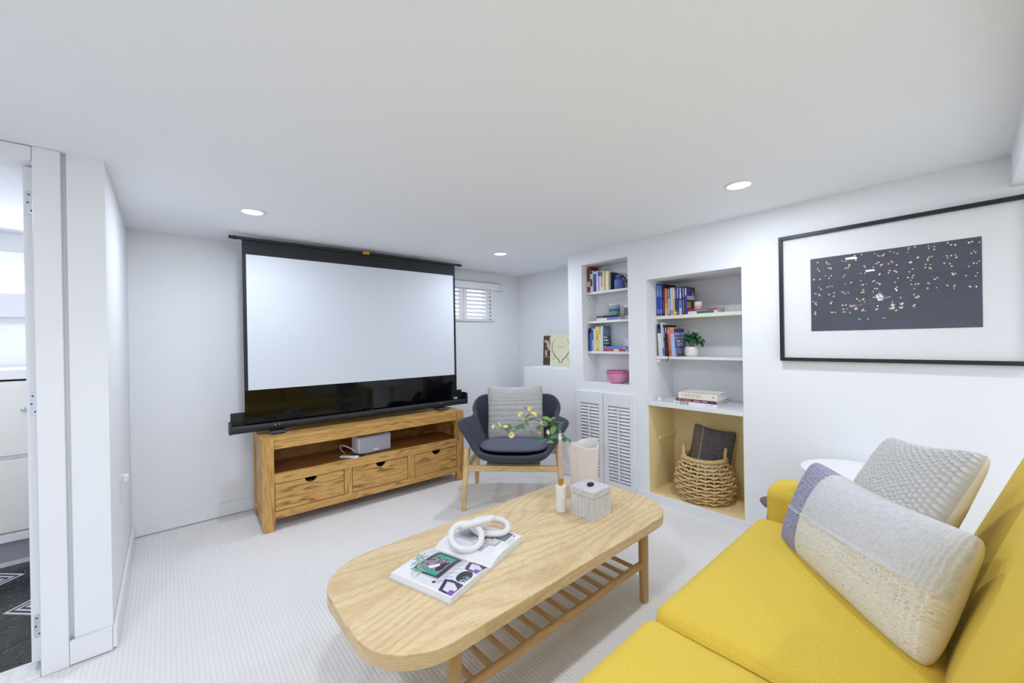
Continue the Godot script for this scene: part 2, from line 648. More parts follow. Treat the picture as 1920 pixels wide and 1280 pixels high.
	# wall plate on the narrow left wall
	var wp := thing("wall_outlet", "small white outlet plate low on the narrow left wall", "outlet", Vector3(0.0, 0.53, 0.75))
	part("plate", bx(Vector3(0, -0.062, -0.04), Vector3(0.006, 0.062, 0.04), 0.002), M.white, wp)
	part("plug", rb(Vector3(0.006, 0.028, -0.018), Vector3(0.028, 0.06, 0.018), 0.006), M.white, wp)

func bathroom() -> void:
	struct("wall_bathroom", boxes([[-1.6, -0.12, 0, 1.98, -0.8, -0.55]]), M.wall, "white wall seen through the open doorway")
	struct("floor_bathroom", boxes([[-1.6, -0.12, -0.1, -0.010, -0.55, 1.12]]), mat(rgb(190, 190, 190), 0.6), "tiled floor seen through the open doorway")
	var fl: Node = get_node("floor_bathroom")
	# triangular tiles: black stone and black and white striped ones
	var gn := noise(91, 0.02, 3)
	var dark := func(x: int, y: int) -> Color:
		var vein := pow(1.0 - absf(gn.get_noise_2d(x * 1.2, y * 2.0)), 26.0)
		var q := 0.13 + gn.get_noise_2d(x * 3.0, y * 3.0) * 0.05 + vein * 0.3
		return Color(q, q, q * 1.04)
	var stripe := func(x: int, y: int) -> Color:
		var m := minf(x, y) / 128.0
		return Color(0.11, 0.11, 0.12) if int(floor(m * 26.0)) % 2 else Color(0.88, 0.88, 0.9)
	var md := textured(tex(image(128, 128, dark)), Vector2(1, 1), 0.25)
	var ms := textured(tex(image(128, 128, stripe)), Vector2(1, 1), 0.3)
	# square tiles, each cut along its diagonals into four
	var s := 0.44
	for j in range(0, 3):
		for i in range(-1, 1):
			var ctr := Vector2(-0.415 + i * s, 0.13 + j * s)
			for f in 4:
				var dr := Vector2.RIGHT.rotated(f * PI / 2)
				var tv := Vector2(-dr.y, dr.x)
				var p := [ctr + dr * 0.004, ctr + (dr + tv) * (s / 2 - 0.0015) + dr * 0.001 - tv * 0.002, ctr + (dr - tv) * (s / 2 - 0.0015) + dr * 0.001 + tv * 0.002]
				var striped: bool = (f == 2) if j % 2 == 0 else (f == 0)
				var b := MB.new()
				var t := [Vector2(0, 0), Vector2(1, 0), Vector2(0, 1)]
				var mid: Vector2 = (p[0] + p[1] + p[2]) / 3.0
				var top := []
				var bot := []
				for k in 3:
					var q: Vector2 = p[k]
					q.x = minf(q.x, -0.125)
					q.y = clampf(q.y, -0.5, 1.118)
					top.append(b.vert(Vector3(q.x, 0.0, q.y), Vector3.UP, t[k]))
					bot.append(Vector3(q.x, -0.0098, q.y))
				b.tri(top[0], top[1], top[2])
				for k in 3:
					var k1 := (k + 1) % 3
					var pa := b.v[top[k]]
					var pb := b.v[top[k1]]
					var nm := Vector3((pa + pb).x / 2 - mid.x, 0, (pa + pb).z / 2 - mid.y).normalized()
					b.quad(b.vert(pa, nm), b.vert(pb, nm), b.vert(bot[k1], nm), b.vert(bot[k], nm))
				part("floor_tile", b, ms if striped else md, fl)
	var th := struct("trim_2", bx(Vector3(-0.93, -0.02, 1.12), Vector3(-0.19, 0.012, 1.24), 0.006), M.marble, "pale marble threshold across the doorway")
	th.set_meta("category", "threshold")
	# tall white drawer cabinet
	var t := thing("drawer_cabinet", "white drawer cabinet with a worktop inside the doorway at far left", "cabinet", Vector3(-0.65, 0.0, 0.0))
	part("body", boxes([[-0.55, 0.50, 0.15, 1.045, -0.50, -0.022], [-0.55, 0.50, 0.0, 0.15, -0.50, -0.08]]), M.white, t)
	part("worktop", bx(Vector3(-0.57, 1.055, -0.53), Vector3(0.51, 1.112, 0.006), 0.004), M.white, t)
	for y in [[0.63, 1.045], [0.205, 0.607]]:
		var d := part("drawer", bx(Vector3(-0.545, y[0], -0.022), Vector3(0.495, y[1], 0.0), 0.002), mat(rgb(240, 239, 232), 0.4), t)
		if y[0] > 0.5:
			part("knob", rb(Vector3(0.205, y[1] - 0.17, 0.0), Vector3(0.225, y[1] - 0.15, 0.02), 0.006), M.steel, d)
	part("bottom_rail", bx(Vector3(-0.55, 0.15, -0.022), Vector3(0.50, 0.195, 0.0), 0.002), M.white, t)
	part("plinth", bx(Vector3(-0.55, 0.0, -0.08), Vector3(0.50, 0.15, -0.06), 0.002), mat(rgb(172, 174, 182), 0.5), t)
	part("plinth_strip", bx(Vector3(-0.55, 0.0, -0.0599), Vector3(0.50, 0.025, -0.045), 0.002), M.white, t)
	# frosted light bar and shelf above it
	var lb := thing("light_bar", "long white light bar high on the wall inside the doorway", "light", Vector3(-0.65, 1.60, -0.50))
	part("housing", bx(Vector3(-0.5, 0.17, -0.05), Vector3(0.48, 0.24, 0.06), 0.003), M.white, lb)
	var em := mat(Color.WHITE, 0.4)
	em.emission_enabled = true
	em.emission = Color(0.97, 0.98, 1.0)
	em.emission_energy_multiplier = 1.3
	part("diffuser", bx(Vector3(-0.5, 0.0, -0.05), Vector3(0.48, 0.17, 0.03), 0.006), em, lb)
	var ws := thing("wall_shelf", "plain white wall shelf below the light bar inside the doorway", "shelf", Vector3(-0.65, 1.43, -0.52))
	part("board", bx(Vector3(-0.5, 0.0, -0.03), Vector3(0.48, 0.15, 0.05), 0.003), mat(rgb(214, 215, 220), 0.5), ws)
	var al := AreaLight3D.new()
	al.name = "light_bar_glow"
	al.position = Vector3(-0.65, 1.69, -0.44)
	al.area_size = Vector2(0.95, 0.14)
	al.rotation = Vector3(0, PI, 0)
	al.light_energy = 0.35
	al.shadow_enabled = true
	add_child(al)

func downlights() -> void:
	var em := mat(Color.WHITE, 0.4)
	em.emission_enabled = true
	em.emission = Color(1.0, 0.99, 0.97)
	em.emission_energy_multiplier = 2.2
	var spots := [[0.557, 0.874, "over the left end of the projector screen"], [2.369, 0.873, "nearest the small window"], [2.338, 2.781, "nearest the framed picture"], [0.557, 2.78, "above the coffee table near the viewer"],
		[-0.6, 2.78, "added as fill near the doorway behind the viewer"], [0.557, 4.8, "added as fill behind the ceiling beam, left one"], [2.338, 4.8, "added as fill behind the ceiling beam, right one"], [-0.9, 0.5, "inside the bathroom doorway"]]  # all but the bathroom one are unseen, added as fill
	for s in spots:
		var t := thing("recessed_light", "round white recessed ceiling light " + s[2], "ceiling light", Vector3(s[0], 1.98, s[1]), Vector3.ZERO, "round recessed ceiling lights")
		part("trim_ring", lat([[0.052, -0.0005], [0.052, -0.006], [0.055, -0.008], [0.066, -0.005], [0.068, 0.0]], 32), M.trim, t)
		part("diffuser", lat([[0.0001, -0.004], [0.053, -0.004], [0.053, -0.0005]], 32), em, t)
		var al := AreaLight3D.new()
		al.name = numbered("recessed_light_glow", self)
		al.area_size = Vector2(0.075, 0.075)
		al.position = Vector3(s[0], 1.98 - 0.009, s[1])
		al.rotation = Vector3(-PI / 2, 0, 0)
		al.light_color = Color(0.92, 0.95, 1.0)
		al.light_energy = lamp_energy()
		al.shadow_enabled = true
		add_child(al)

func window() -> void:
	var w := struct("window_1", boxes([[1.95, 2.99, 1.455, 1.475, -0.10, 0.0], [1.95, 2.99, 1.85, 1.87, -0.10, 0.0], [1.95, 1.97, 1.475, 1.85, -0.10, 0.0], [2.97, 3.0, 1.455, 1.87, -0.10, 0.0]]), M.trim, "small high basement window with white louvered shutters")
	var glass := mat(Color(0.97, 0.985, 1.0, 0.06), 0.02)
	glass.transparency = BaseMaterial3D.TRANSPARENCY_ALPHA
	part("pane", boxes([[1.97, 2.97, 1.475, 1.85, -0.085, -0.079]]), glass, w)
	var sill := part("window_sill", bx(Vector3(1.94, 1.445, -0.02), Vector3(2.975, 1.459, 0.03), 0.002), M.trim, w)
	sill.name = "window_sill"
	var w2 := struct("window_2", boxes([[-1.3, 2.7, 0.05, 0.10, 6.0, 6.06], [-1.3, 2.7, 1.85, 1.90, 6.0, 6.06], [-1.3, -1.25, 0.10, 1.85, 6.0, 6.06], [2.65, 2.7, 0.10, 1.85, 6.0, 6.06], [0.67, 0.73, 0.10, 1.85, 6.0, 6.06]]), M.trim, "wide white framed glass doors added behind the viewer for fill daylight")  # invented glass doors, out of view, bring in extra daylight
	part("pane", boxes([[-1.25, 0.67, 0.10, 1.85, 6.03, 6.036], [0.73, 2.65, 0.10, 1.85, 6.03, 6.036]]), glass, w2)
	var w3 := struct("window_3", boxes([[-1.66, -1.6, 0.6, 0.64, 4.6, 5.6], [-1.66, -1.6, 1.76, 1.8, 4.6, 5.6], [-1.66, -1.6, 0.64, 1.76, 4.6, 4.64], [-1.66, -1.6, 0.64, 1.76, 5.56, 5.6]]), M.trim, "white framed window added in the side wall behind the viewer for fill daylight")  # side opening added out of view to brighten the right wall
	part("pane", boxes([[-1.636, -1.63, 0.64, 1.76, 4.64, 5.56]]), glass, w3)
	var v := thing("shutter_valance", "plain white valance box over the window shutters", "valance", Vector3(2.0, 1.79, 0.0))
	part("board", bx(Vector3(0, 0, 0.002), Vector3(1.05, 0.075, 0.05), 0.002), M.trim, v)
	part("end_gasket", bx(Vector3(1.05, 0.0, 0.002), Vector3(1.054, 0.079, 0.048), 0.001), mat(rgb(90, 92, 98), 0.7), v)
	part("top_gasket", bx(Vector3(0, 0.075, 0.002), Vector3(1.052, 0.079, 0.05), 0.001), mat(rgb(90, 92, 98), 0.7), v)
	for k in 2:
		var x0: float = [2.06, 2.553][k]
		var x1: float = [2.548, 2.897][k]
		var t := thing("window_shutter", ["white louvered shutter panel beside the edge of the projector screen", "white louvered shutter panel at the right end of the small window"][k], "shutter", Vector3(x0, 1.46, 0.005), Vector3.ZERO, "")
		var wd := x1 - x0
		for sx in [0.0, wd - 0.042]:
			part("stile", bx(Vector3(sx, 0, 0), Vector3(sx + 0.044, 0.328, 0.024), 0.002), M.trim, t)
		part("rail", bx(Vector3(0.042, 0, 0.002), Vector3(wd - 0.042, 0.012, 0.022), 0.001), M.trim, t)
		part("rail", bx(Vector3(0.042, 0.318, 0.002), Vector3(wd - 0.042, 0.328, 0.022), 0.001), M.trim, t)
		var sl := rb(Vector3(0.043, -0.0035, -0.02), Vector3(wd - 0.043, 0.0035, 0.02), 0.0033, Vector3.ZERO, 1).mesh()
		for i in 7:
			part("slat", sl, M.trim, t, at(0, 0.035 + i * 0.0425, 0.012, 0.75))
	var o := at(2.911, 1.46, 0.004)
	part("shutter_post", bx(Vector3(0.012, 0, 0), Vector3(0.060, 0.33, 0.024), 0.002), M.trim, w, o)
	part("gap_backing", bx(Vector3(-0.012, 0, -0.003), Vector3(0.012, 0.33, 0.001), 0.0005), M.dark_hole, w, o)
	for i in 8:
		part("spacer", bx(Vector3(-0.012, 0.012 + i * 0.042, 0.001), Vector3(0.012, 0.036 + i * 0.042, 0.022), 0.001), M.trim, w, o)

func alcoves() -> void:
	# beige lining of the lowest compartment
	var l := struct("trim_3", boxes([[2.9135, 3.303, 0.062, 0.066, 1.933, 2.589], [2.9135, 3.303, 0.066, 0.722, 1.933, 1.937], [2.9135, 3.303, 0.066, 0.722, 2.585, 2.589], [3.299, 3.303, 0.066, 0.722, 1.937, 2.585]]), M.beige, "beige painted lining of the lowest alcove compartment")
	part("cleat", bx(Vector3(3.05, 0.44, 1.937), Vector3(3.299, 0.475, 1.955), 0.002), M.beige, l)
	part("front_edge", bx(Vector3(2.905, 0.045, 1.933), Vector3(2.9135, 0.067, 2.589), 0.002), M.trim, l)
	var defs := [
		["alcove_shelf", "upper cream shelf of the wide alcove holding travel books and a mug", 3.045, 3.302, 1.369, 1.395, M.cream_shelf, 1.9335, 2.5885],
		["alcove_shelf", "middle white shelf of the wide alcove holding the potted plant", 3.026, 3.302, 1.066, 1.086, M.shelf, 1.9335, 2.5885],
		["alcove_shelf", "lowest white shelf of the wide alcove with three flat books", 2.905, 3.302, 0.722, 0.750, M.shelf, 1.9335, 2.5885],
		["niche_shelf", "top white shelf of the narrow niche with the blue bottle", 2.976, 3.1175, 1.616, 1.635, M.shelf, 1.3185, 1.7735],
		["niche_shelf", "second white shelf of the narrow niche with the candle jar", 2.976, 3.1175, 1.363, 1.383, M.shelf, 1.3185, 1.7735],
		["niche_shelf", "third white shelf of the narrow niche above the pink bowl", 2.978, 3.1175, 1.100, 1.121, M.shelf, 1.3185, 1.7735]]
	for k in defs.size():
		var d: Array = defs[k]
		var t := thing(d[0], d[1], "shelf", Vector3(d[2], d[4], d[7]))
		part("board", bx(Vector3.ZERO, Vector3(d[3] - d[2], d[5] - d[4], d[8] - d[7]), 0.002), d[6], t)
		if k == 3 or k == 5:
			for z in [0.012, 0.435]:
				var path := []
				for i in 25:
					var u := i / 24.0
					path.append(Vector3(0.018 + u * 0.085, -0.012 - 0.075 * u + 0.014 * sin(u * TAU), z))
				var br := part("bracket", tub(path, 0.0065, 8), M.shelf, t)
				var c0 := []
				for i in 15:
					var a := i / 14.0 * TAU * 0.85
					c0.append(Vector3(0.024 + 0.011 * cos(a), -0.014 + 0.010 * sin(a), z))
				part("scroll", tub(c0, 0.005, 8), M.shelf, br)
		elif k == 1:
			part("support_block", bx(Vector3(0.012, -0.028, 0.002), Vector3(0.03, 0.0, 0.03), 0.001), M.shelf, t)

func louvered_doors() -> void:
	for k in 2:
		var z0: float = [1.254, 1.5385][k]
		var z1: float = [1.5335, 1.826][k]
		var t := thing("louvered_door", ["narrow white louvered cabinet door behind the vase", "wider white louvered cabinet door nearest the alcove"][k], "cabinet door", Vector3(2.891, 0.03, z0))
		var wd := z1 - z0
		var st := 0.042
		for sz in [0.0, wd - st]:
			part("stile", bx(Vector3(0, 0, sz), Vector3(0.021, 0.752, sz + st), 0.002), M.trim, t)
		part("rail", bx(Vector3(0, 0.652, st), Vector3(0.021, 0.752, wd - st), 0.001), M.trim, t)
		part("rail", bx(Vector3(0, 0, st), Vector3(0.021, 0.042, wd - st), 0.001), M.trim, t)
		part("back_panel", bx(Vector3(0.0185, 0.042, st), Vector3(0.021, 0.652, wd - st), 0.0005), mat(rgb(205, 207, 214), 0.7), t)
		var sl := bx(Vector3(-0.0105, -0.0032, st + 0.001), Vector3(0.0105, 0.0032, wd - st - 0.001), 0.0022).mesh()
		for i in 22:
			part("slat", sl, M.trim, t, at(0.0105, 0.058 + i * 0.0274, 0, 0, 0, 0.85))
		part("tilt_rod", bx(Vector3(-0.008, 0.048, wd / 2 - 0.0055), Vector3(0.003, 0.640, wd / 2 + 0.0055), 0.002), M.trim, t)
		if k == 1:
			part("knob", lat([[0.0001, 0.018], [0.007, 0.017], [0.009, 0.012], [0.005, 0.006], [0.006, 0.0]], 14), M.trim, t, at(0.0, 0.35, 0.02, 0, 0, PI / 2))

func projector_screen() -> void:
	var t := thing("projector_screen", "large pull-up projector screen with black border on the wooden console", "projector screen", Vector3(1.40, 0.6185, 0.345), Vector3(0, -0.03, 0))
	# trough housing
	var pr := MB.new()
	pr.xf = Transform3D(Basis(Vector3(0, 0, 1), Vector3(0, 1, 0), Vector3(-1, 0, 0)), Vector3(0.905, 0, 0))
	# profile in (z, y)
	pr.extrude(PackedVector2Array([Vector2(-0.045, 0.02), Vector2(0.03, 0.02), Vector2(0.042, 0.026), Vector2(0.046, 0.04), Vector2(0.046, 0.062), Vector2(0.04, 0.07), Vector2(0.034, 0.07), Vector2(0.034, 0.034), Vector2(-0.04, 0.034), Vector2(-0.04, 0.15), Vector2(-0.047, 0.15), Vector2(-0.05, 0.14), Vector2(-0.05, 0.026)]), 1.81, 0.001)
	part("housing", pr, M.black, t)
	for sx in [-1, 1]:
		var ec := MB.new()
		ec.xf = Transform3D(Basis(Vector3(0, 0, 1), Vector3(0, 1, 0), Vector3(-1, 0, 0)), Vector3(0.918 if sx > 0 else -0.905, 0, 0))
		var pl := PackedVector2Array()
		for q in rrect(0.102, 0.082 if sx < 0 else 0.11, 0.022, 5):
			pl.append(q + Vector2(-0.002, 0.058 if sx < 0 else 0.072))
		ec.extrude(pl, 0.013, 0.003)
		part("end_cap", ec, mat(rgb(48, 50, 58), 0.5) if sx < 0 else M.black, t)
		var f := part("foot", rb(Vector3(-0.045 + sx * 0.645, 0.0, -0.05), Vector3(0.045 + sx * 0.645, 0.014, 0.085), 0.004), mat(rgb(70, 74, 86), 0.4), t)
		for q in [-0.013, 0.013]:
			part("foot_screw", rb(Vector3(sx * 0.645 + q - 0.004, 0.05, 0.044), Vector3(sx * 0.645 + q + 0.004, 0.058, 0.049), 0.002), M.chrome, f)
	# sheet
	var zz := 0.0
	part("black_masking", boxes([[-0.828, 0.828, 0.06, 1.326, zz - 0.002, zz]]), M.black_matte, t)
	part("white_screen", boxes([[-0.806, 0.806, 0.300, 1.222, zz, zz + 0.0008]]), M.screen_white, t)
	part("lower_drop", boxes([[-0.826, 0.826, 0.055, 0.299, zz, zz + 0.0015]]), M.gloss_black, t)
	var bar := part("top_bar", rb(Vector3(-0.85, 1.317, -0.012), Vector3(0.85, 1.337, 0.012), 0.007), M.black, t)
	for sx in [-1, 1]:
		part("bar_cap", lat([[0.0001, 0.0], [0.012, 0.001], [0.013, 0.004], [0.013, 0.026], [0.011, 0.029], [0.011, 0.04], [0.012, 0.042], [0.011, 0.05], [0.0001, 0.05]], 16), M.black, bar, at(sx * 0.85, 1.327, 0, 0, 0, -PI / 2 * sx))
	part("handle", rb(Vector3(-0.06, 1.315, 0.010), Vector3(0.06, 1.339, 0.022), 0.005), M.black, t)
	var lab := part("handle_label", bx(Vector3(-0.028, 1.316, 0.0215), Vector3(0.022, 1.338, 0.0235), 0.001), M.yellow_label, t)
	for i in 3:
		part("label_mark", bx(Vector3(-0.02 + i * 0.013, 1.322, 0.0235), Vector3(-0.012 + i * 0.013, 1.331, 0.024), 0.0002), M.dark_hole, lab)
	var bd := part("maker_badge", bx(Vector3(0.792, 0.072, 0.0015), Vector3(0.83, 0.09, 0.0035), 0.0005), mat(rgb(205, 208, 214), 0.4), t)
	part("badge_mark", bx(Vector3(0.80, 0.077, 0.0035), Vector3(0.808, 0.086, 0.004), 0.0002), M.dark_hole, bd)
	part("badge_mark", bx(Vector3(0.812, 0.077, 0.0035), Vector3(0.824, 0.080, 0.004), 0.0002), M.dark_hole, bd)
	part("center_latch", rb(Vector3(-0.03, 0.068, 0.03), Vector3(0.03, 0.076, 0.05), 0.003), M.black, t)

func media_console() -> void:
	var t := thing("media_console", "solid wood media console with three drawers under the projector screen", "media console", Vector3(0.633, 0.0, 0.524), Vector3(0, -0.0235, 0))
	var W := 1.537
	var D := 0.405
	var H := 0.618
	var pw := 0.070
	var ac: Material = M.acacia
	# top: frame of boards
	part("top_board", bx(Vector3(0.012, H - 0.028, -D + 0.004), Vector3(W - 0.012, H - 0.006, -0.022), 0.002, 0), ac, t)
	part("top_board", bx(Vector3(0.012, H - 0.028, -0.0215), Vector3(W - 0.012, H - 0.002, -0.004), 0.002, 0), ac, t)
	for x in [[0.0, pw], [W - pw, W]]:
		var p := PackedVector2Array([Vector2(x[0] + (0.012 if x[0] == 0.0 else 0.0), 0.0), Vector2(x[1] - (0.012 if x[0] > 0.0 else 0.0), 0.0), Vector2(x[1], 0.03), Vector2(x[1], H - 0.003), Vector2(x[0], H - 0.003), Vector2(x[0], 0.03)])
		for z in [-0.05, -D]:
			var lg := MB.new()
			lg.xf = at(0, 0, z)
			lg.extrude(p, 0.05, 0.002, 0.8, true)
			part("leg", lg, ac, t)
		var sx := 0.010 if x[0] == 0.0 else W - 0.028
		part("side_panel", bx(Vector3(sx, 0.115, -D + 0.05), Vector3(sx + 0.018, H - 0.075, -0.05), 0.001, 1), ac, t)
		for y in [[0.075, 0.115], [H - 0.075, H - 0.003]]:
			var ex: float = x[0] if x[0] == 0.0 else W - 0.034
			part("side_rail", bx(Vector3(ex + 0.002, y[0], -D + 0.05), Vector3(ex + 0.032, y[1], -0.05), 0.001, 2), ac, t)
	var x0 := pw
	var x1 := W - 0.062
	part("top_rail", bx(Vector3(x0, 0.535, -0.026), Vector3(W - pw, H - 0.028, -0.004), 0.002, 0), ac, t)
	part("middle_rail", bx(Vector3(x0, 0.309, -0.028), Vector3(W - pw, 0.372, -0.003), 0.002, 0), ac, t)
	part("bottom_rail", bx(Vector3(x0, 0.076, -0.028), Vector3(W - pw, 0.126, -0.003), 0.002, 0), ac, t)
	part("inner_shelf", bx(Vector3(0.03, 0.352, -D + 0.02), Vector3(W - 0.03, 0.370, -0.028), 0.001, 0), M.acacia_shade_tint, t)
	part("back_panel", bx(Vector3(0.03, 0.09, -D + 0.004), Vector3(W - 0.03, H - 0.03, -D + 0.018), 0.001, 0), M.acacia_shade_tint, t)
	part("bottom_panel", bx(Vector3(0.03, 0.08, -D + 0.02), Vector3(W - 0.03, 0.092, -0.028), 0.001, 0), M.acacia_shade_tint, t)
	for x in [[0.512, 0.566], [1.004, 1.062]]:
		part("divider", bx(Vector3(x[0], 0.126, -0.028), Vector3(x[1], 0.309, -0.004), 0.001, 1), ac, t)
		part("inner_divider", bx(Vector3(x[0] + 0.018, 0.092, -D + 0.02), Vector3(x[1] - 0.018, 0.35, -0.03), 0.001, 1), M.acacia_shade_tint, t)
	var spans := [[0.0735, 0.5085], [0.5695, 1.0005], [1.0655, W - pw - 0.0035]]
	for k in 3:
		var s: Array = spans[k]
		var cx: float = (s[0] + s[1]) / 2.0
		var p := PackedVector2Array([Vector2(s[0], 0.129), Vector2(s[1], 0.129), Vector2(s[1], 0.306)])
		for i in 13:
			var a := PI * i / 12.0
			p.append(Vector2(cx + 0.038 * cos(a), 0.306 - 0.034 * sin(a)))
		p.append(Vector2(s[0], 0.306))
		var d := MB.new()
		d.xf = at(0, 0, -0.026)
		d.extrude(p, 0.020, 0.0015)
		var off := Vector2(rng.randf() * 2.0, rng.randf() * 2.0)
		for i in d.uv.size():
			d.uv[i] += off
		var dr := part("drawer", d, ac, t)
		part("drawer_box", boxes([[s[0] + 0.01, s[1] - 0.01, 0.135, 0.15, -D + 0.03, -0.028], [s[0] + 0.01, s[0] + 0.02, 0.15, 0.28, -D + 0.03, -0.028], [s[1] - 0.02, s[1] - 0.01, 0.15, 0.28, -D + 0.03, -0.028]]), mat(rgb(120, 85, 50), 0.7), dr)
	# things on its shelf
	var sp := thing("speaker", "white wedge shaped tabletop speaker on the console shelf", "speaker", Vector3(1.405, 0.3725, 0.452), Vector3(0, 0.10, 0))
	part("body", rb(Vector3(-0.134, 0.0, -0.12), Vector3(0.134, 0.132, 0.012), 0.012), M.white, sp)
	var gr := part("grille", rb(Vector3(-0.128, 0.004, 0.004), Vector3(0.128, 0.128, 0.018), 0.006), cloth(rgb(196, 200, 210), 0.03, 0.05), sp)
	part("badge", rb(Vector3(-0.02, 0.018, 0.017), Vector3(0.02, 0.03, 0.0195), 0.001), M.paper, gr)
	var cd := []
	for i in 20:
		var u := i / 19.0
		cd.append(Vector3(1.262 - 0.09 * sin(u * PI), 0.40 + 0.05 * sin(u * PI * 1.4), 0.44 - 0.16 * u))
	var cbl := part("speaker_cable", tub(cd, 0.004, 6), M.white, self)
	tag(cbl, "white power cable looping behind the speaker", "cable")
	var rm := thing("remote_control", "slim white remote control lying in front of the speaker", "remote control", Vector3(1.20, 0.3725, 0.478), Vector3(0, -0.9, 0))
	part("body", rb(Vector3(-0.07, 0, -0.018), Vector3(0.07, 0.014, 0.018), 0.005), M.white, rm)
	part("button_pad", bx(Vector3(0.015, 0.014, -0.01), Vector3(0.05, 0.015, 0.01), 0.0004), mat(rgb(190, 192, 198), 0.5), rm)
	var rk := thing("remote_control", "small black remote control beside the white remote", "remote control", Vector3(1.262, 0.3725, 0.474), Vector3(0, -0.5, 0))
	part("body", rb(Vector3(-0.05, 0, -0.015), Vector3(0.05, 0.013, 0.015), 0.005), M.black, rk)
	part("button_pad", bx(Vector3(-0.01, 0.013, -0.008), Vector3(0.03, 0.014, 0.008), 0.0004), M.black_matte, rk)
	var bl := part("storage_tin", lat([[0.0001, 0.0], [0.05, 0.001], [0.058, 0.02], [0.056, 0.085], [0.04, 0.11], [0.0001, 0.118]], 24), M.steel, self)
	bl.position = Vector3(0.93, 0.152, 0.455)
	tag(bl, "pale rounded tin showing through the cut-out of the left drawer", "tin")

func armchair() -> void:
	var t := thing("armchair", "dark grey upholstered armchair with pale wooden legs beside the console", "armchair", Vector3(2.241, 0.0, 1.168), Vector3(0, -0.80, 0))
	# rim of the shell: right half from back centre round to front centre
	var ctl := [Vector3(0, 0.756, -0.275), Vector3(0.16, 0.756, -0.272), Vector3(0.285, 0.750, -0.255), Vector3(0.340, 0.715, -0.225), Vector3(0.352, 0.665, -0.185), Vector3(0.335, 0.628, -0.12), Vector3(0.342, 0.615, -0.02), Vector3(0.368, 0.622, 0.09), Vector3(0.398, 0.616, 0.180), Vector3(0.372, 0.578, 0.226), Vector3(0.320, 0.515, 0.246), Vector3(0.286, 0.456, 0.266), Vector3(0.236, 0.414, 0.286), Vector3(0.13, 0.392, 0.300), Vector3(0, 0.388, 0.303)]
	var rim := []
	var all := ctl.duplicate()
	for i in range(ctl.size() - 2, 0, -1):
		all.append(Vector3(-ctl[i].x, ctl[i].y, ctl[i].z))
	var m := all.size()
	for i in m:
		for k in 6:
			var u := k / 6.0
			rim.append(all[i].cubic_interpolate(all[(i + 1) % m], all[(i + m - 1) % m], all[(i + 2) % m], u))
	var nv := 22
	var sheet := []
	for p in rim:
		var col := []
		var tall := clampf((p.y - 0.35) / 0.4, 0, 1)
		var bw := smoothstep(-0.02, -0.20, p.z)
		var c0 := Vector3(0, 0.335, 0.01)
		var c1 := Vector3(p.x * lerpf(0.74, 0.80, bw), 0.325 + 0.02 * (1.0 - tall), p.z * 0.86)
		var c2 := Vector3(p.x * lerpf(0.93, lerpf(0.57, 0.86, bw), tall), lerpf(0.35, 0.46, tall), p.z * lerpf(0.97, 0.86, tall))
		# arms flare outwards near the tip
		for j in nv + 1:
			var u := j / float(nv)
			col.append(c0.bezier_interpolate(c1, c2, p, u))
		sheet.append(col)
	var nr := rim.size()
	var th := 0.017
	var rows := []
	var nrm := []
	for i in nr:
		var row := []
		for j in nv + 1:
			var du: Vector3 = sheet[(i + 1) % nr][maxi(j, 1)] - sheet[(i + nr - 1) % nr][maxi(j, 1)]
			var dv: Vector3 = sheet[i][mini(j + 1, nv)] - sheet[i][maxi(j - 1, 0)]
			row.append(dv.cross(du).normalized() if j > 0 else Vector3.UP)
		nrm.append(row)
	for i in nr + 1:
		var ii := i % nr
		var r := PackedVector3Array()
		for j in nv + 1:
			r.append(sheet[ii][j] - nrm[ii][j] * th)
		var tip: Vector3 = (sheet[ii][nv] - sheet[ii][nv - 1]).normalized()
		for k in range(1, 6):
			var a := PI * k / 6.0
			r.append(sheet[ii][nv] - nrm[ii][nv] * th * cos(a) + tip * th * sin(a))
		for j in range(nv, -1, -1):
			r.append(sheet[ii][j] + nrm[ii][j] * th)
		rows.append(r)
	var uvs := []
	for i in rows.size():
		var l := []
		for j in rows[i].size():
			l.append(Vector2(i * 0.022, j * 0.022))
		uvs.append(l)
	var sh := MB.new()
	sh.grid(rows, false, false, true, uvs)
	part("shell", sh, M.charcoal, t)
	# seat cushion
	var cr := []
	for j in 15:
		var a := -PI / 2 + PI * j / 14.0
		var r := PackedVector3Array()
		for i in 49:
			var b := TAU * i / 48.0
			var sc := pow(absf(cos(b)), 0.62) * signf(cos(b))
			var ss := pow(absf(sin(b)), 0.62) * signf(sin(b))
			var ca := pow(maxf(0.0, cos(a)), 0.5)
			r.append(Vector3(sc * (0.262 - (0.03 if ss < 0 else 0.0)) * ca, 0.428 + 0.030 * sin(a) + 0.006 * (1 - ca), 0.040 + ss * 0.225 * ca))
		cr.append(r)
	var cu := MB.new()
	var cuv := []
	for j in cr.size():
		var l := []
		for i in 49:
			l.append(Vector2(cr[j][i].x, cr[j][i].z))
		cuv.append(l)
	cu.grid(cr, false, false, true, cuv)
	part("seat_cushion", cu, M.cushion_grey, t)
	# legs and rails
	for sx in [-1, 1]:
		for sz in [-1, 1]:
			var foot := Vector3(sx * 0.358, 0.0, 0.285 if sz > 0 else -0.275)
			var top := Vector3(sx * 0.338, 0.435 if sz > 0 else 0.38, 0.212 if sz > 0 else -0.225)
			var path := []
			var rad := []
			for k in 9:
				path.append(foot.lerp(top, k / 8.0))
				rad.append(lerpf(0.0165, 0.023, sin(k / 8.0 * PI * 0.6)))
			part("leg", tub(path, rad, 14), M.birch, t)
		part("side_rail", bx(Vector3(sx * 0.335 - 0.012, 0.271, -0.23), Vector3(sx * 0.335 + 0.012, 0.314, 0.235), 0.003, 2), M.birch, t)
	part("front_rail", bx(Vector3(-0.335, 0.272, 0.222), Vector3(0.335, 0.316, 0.247), 0.003, 0), M.birch, t)
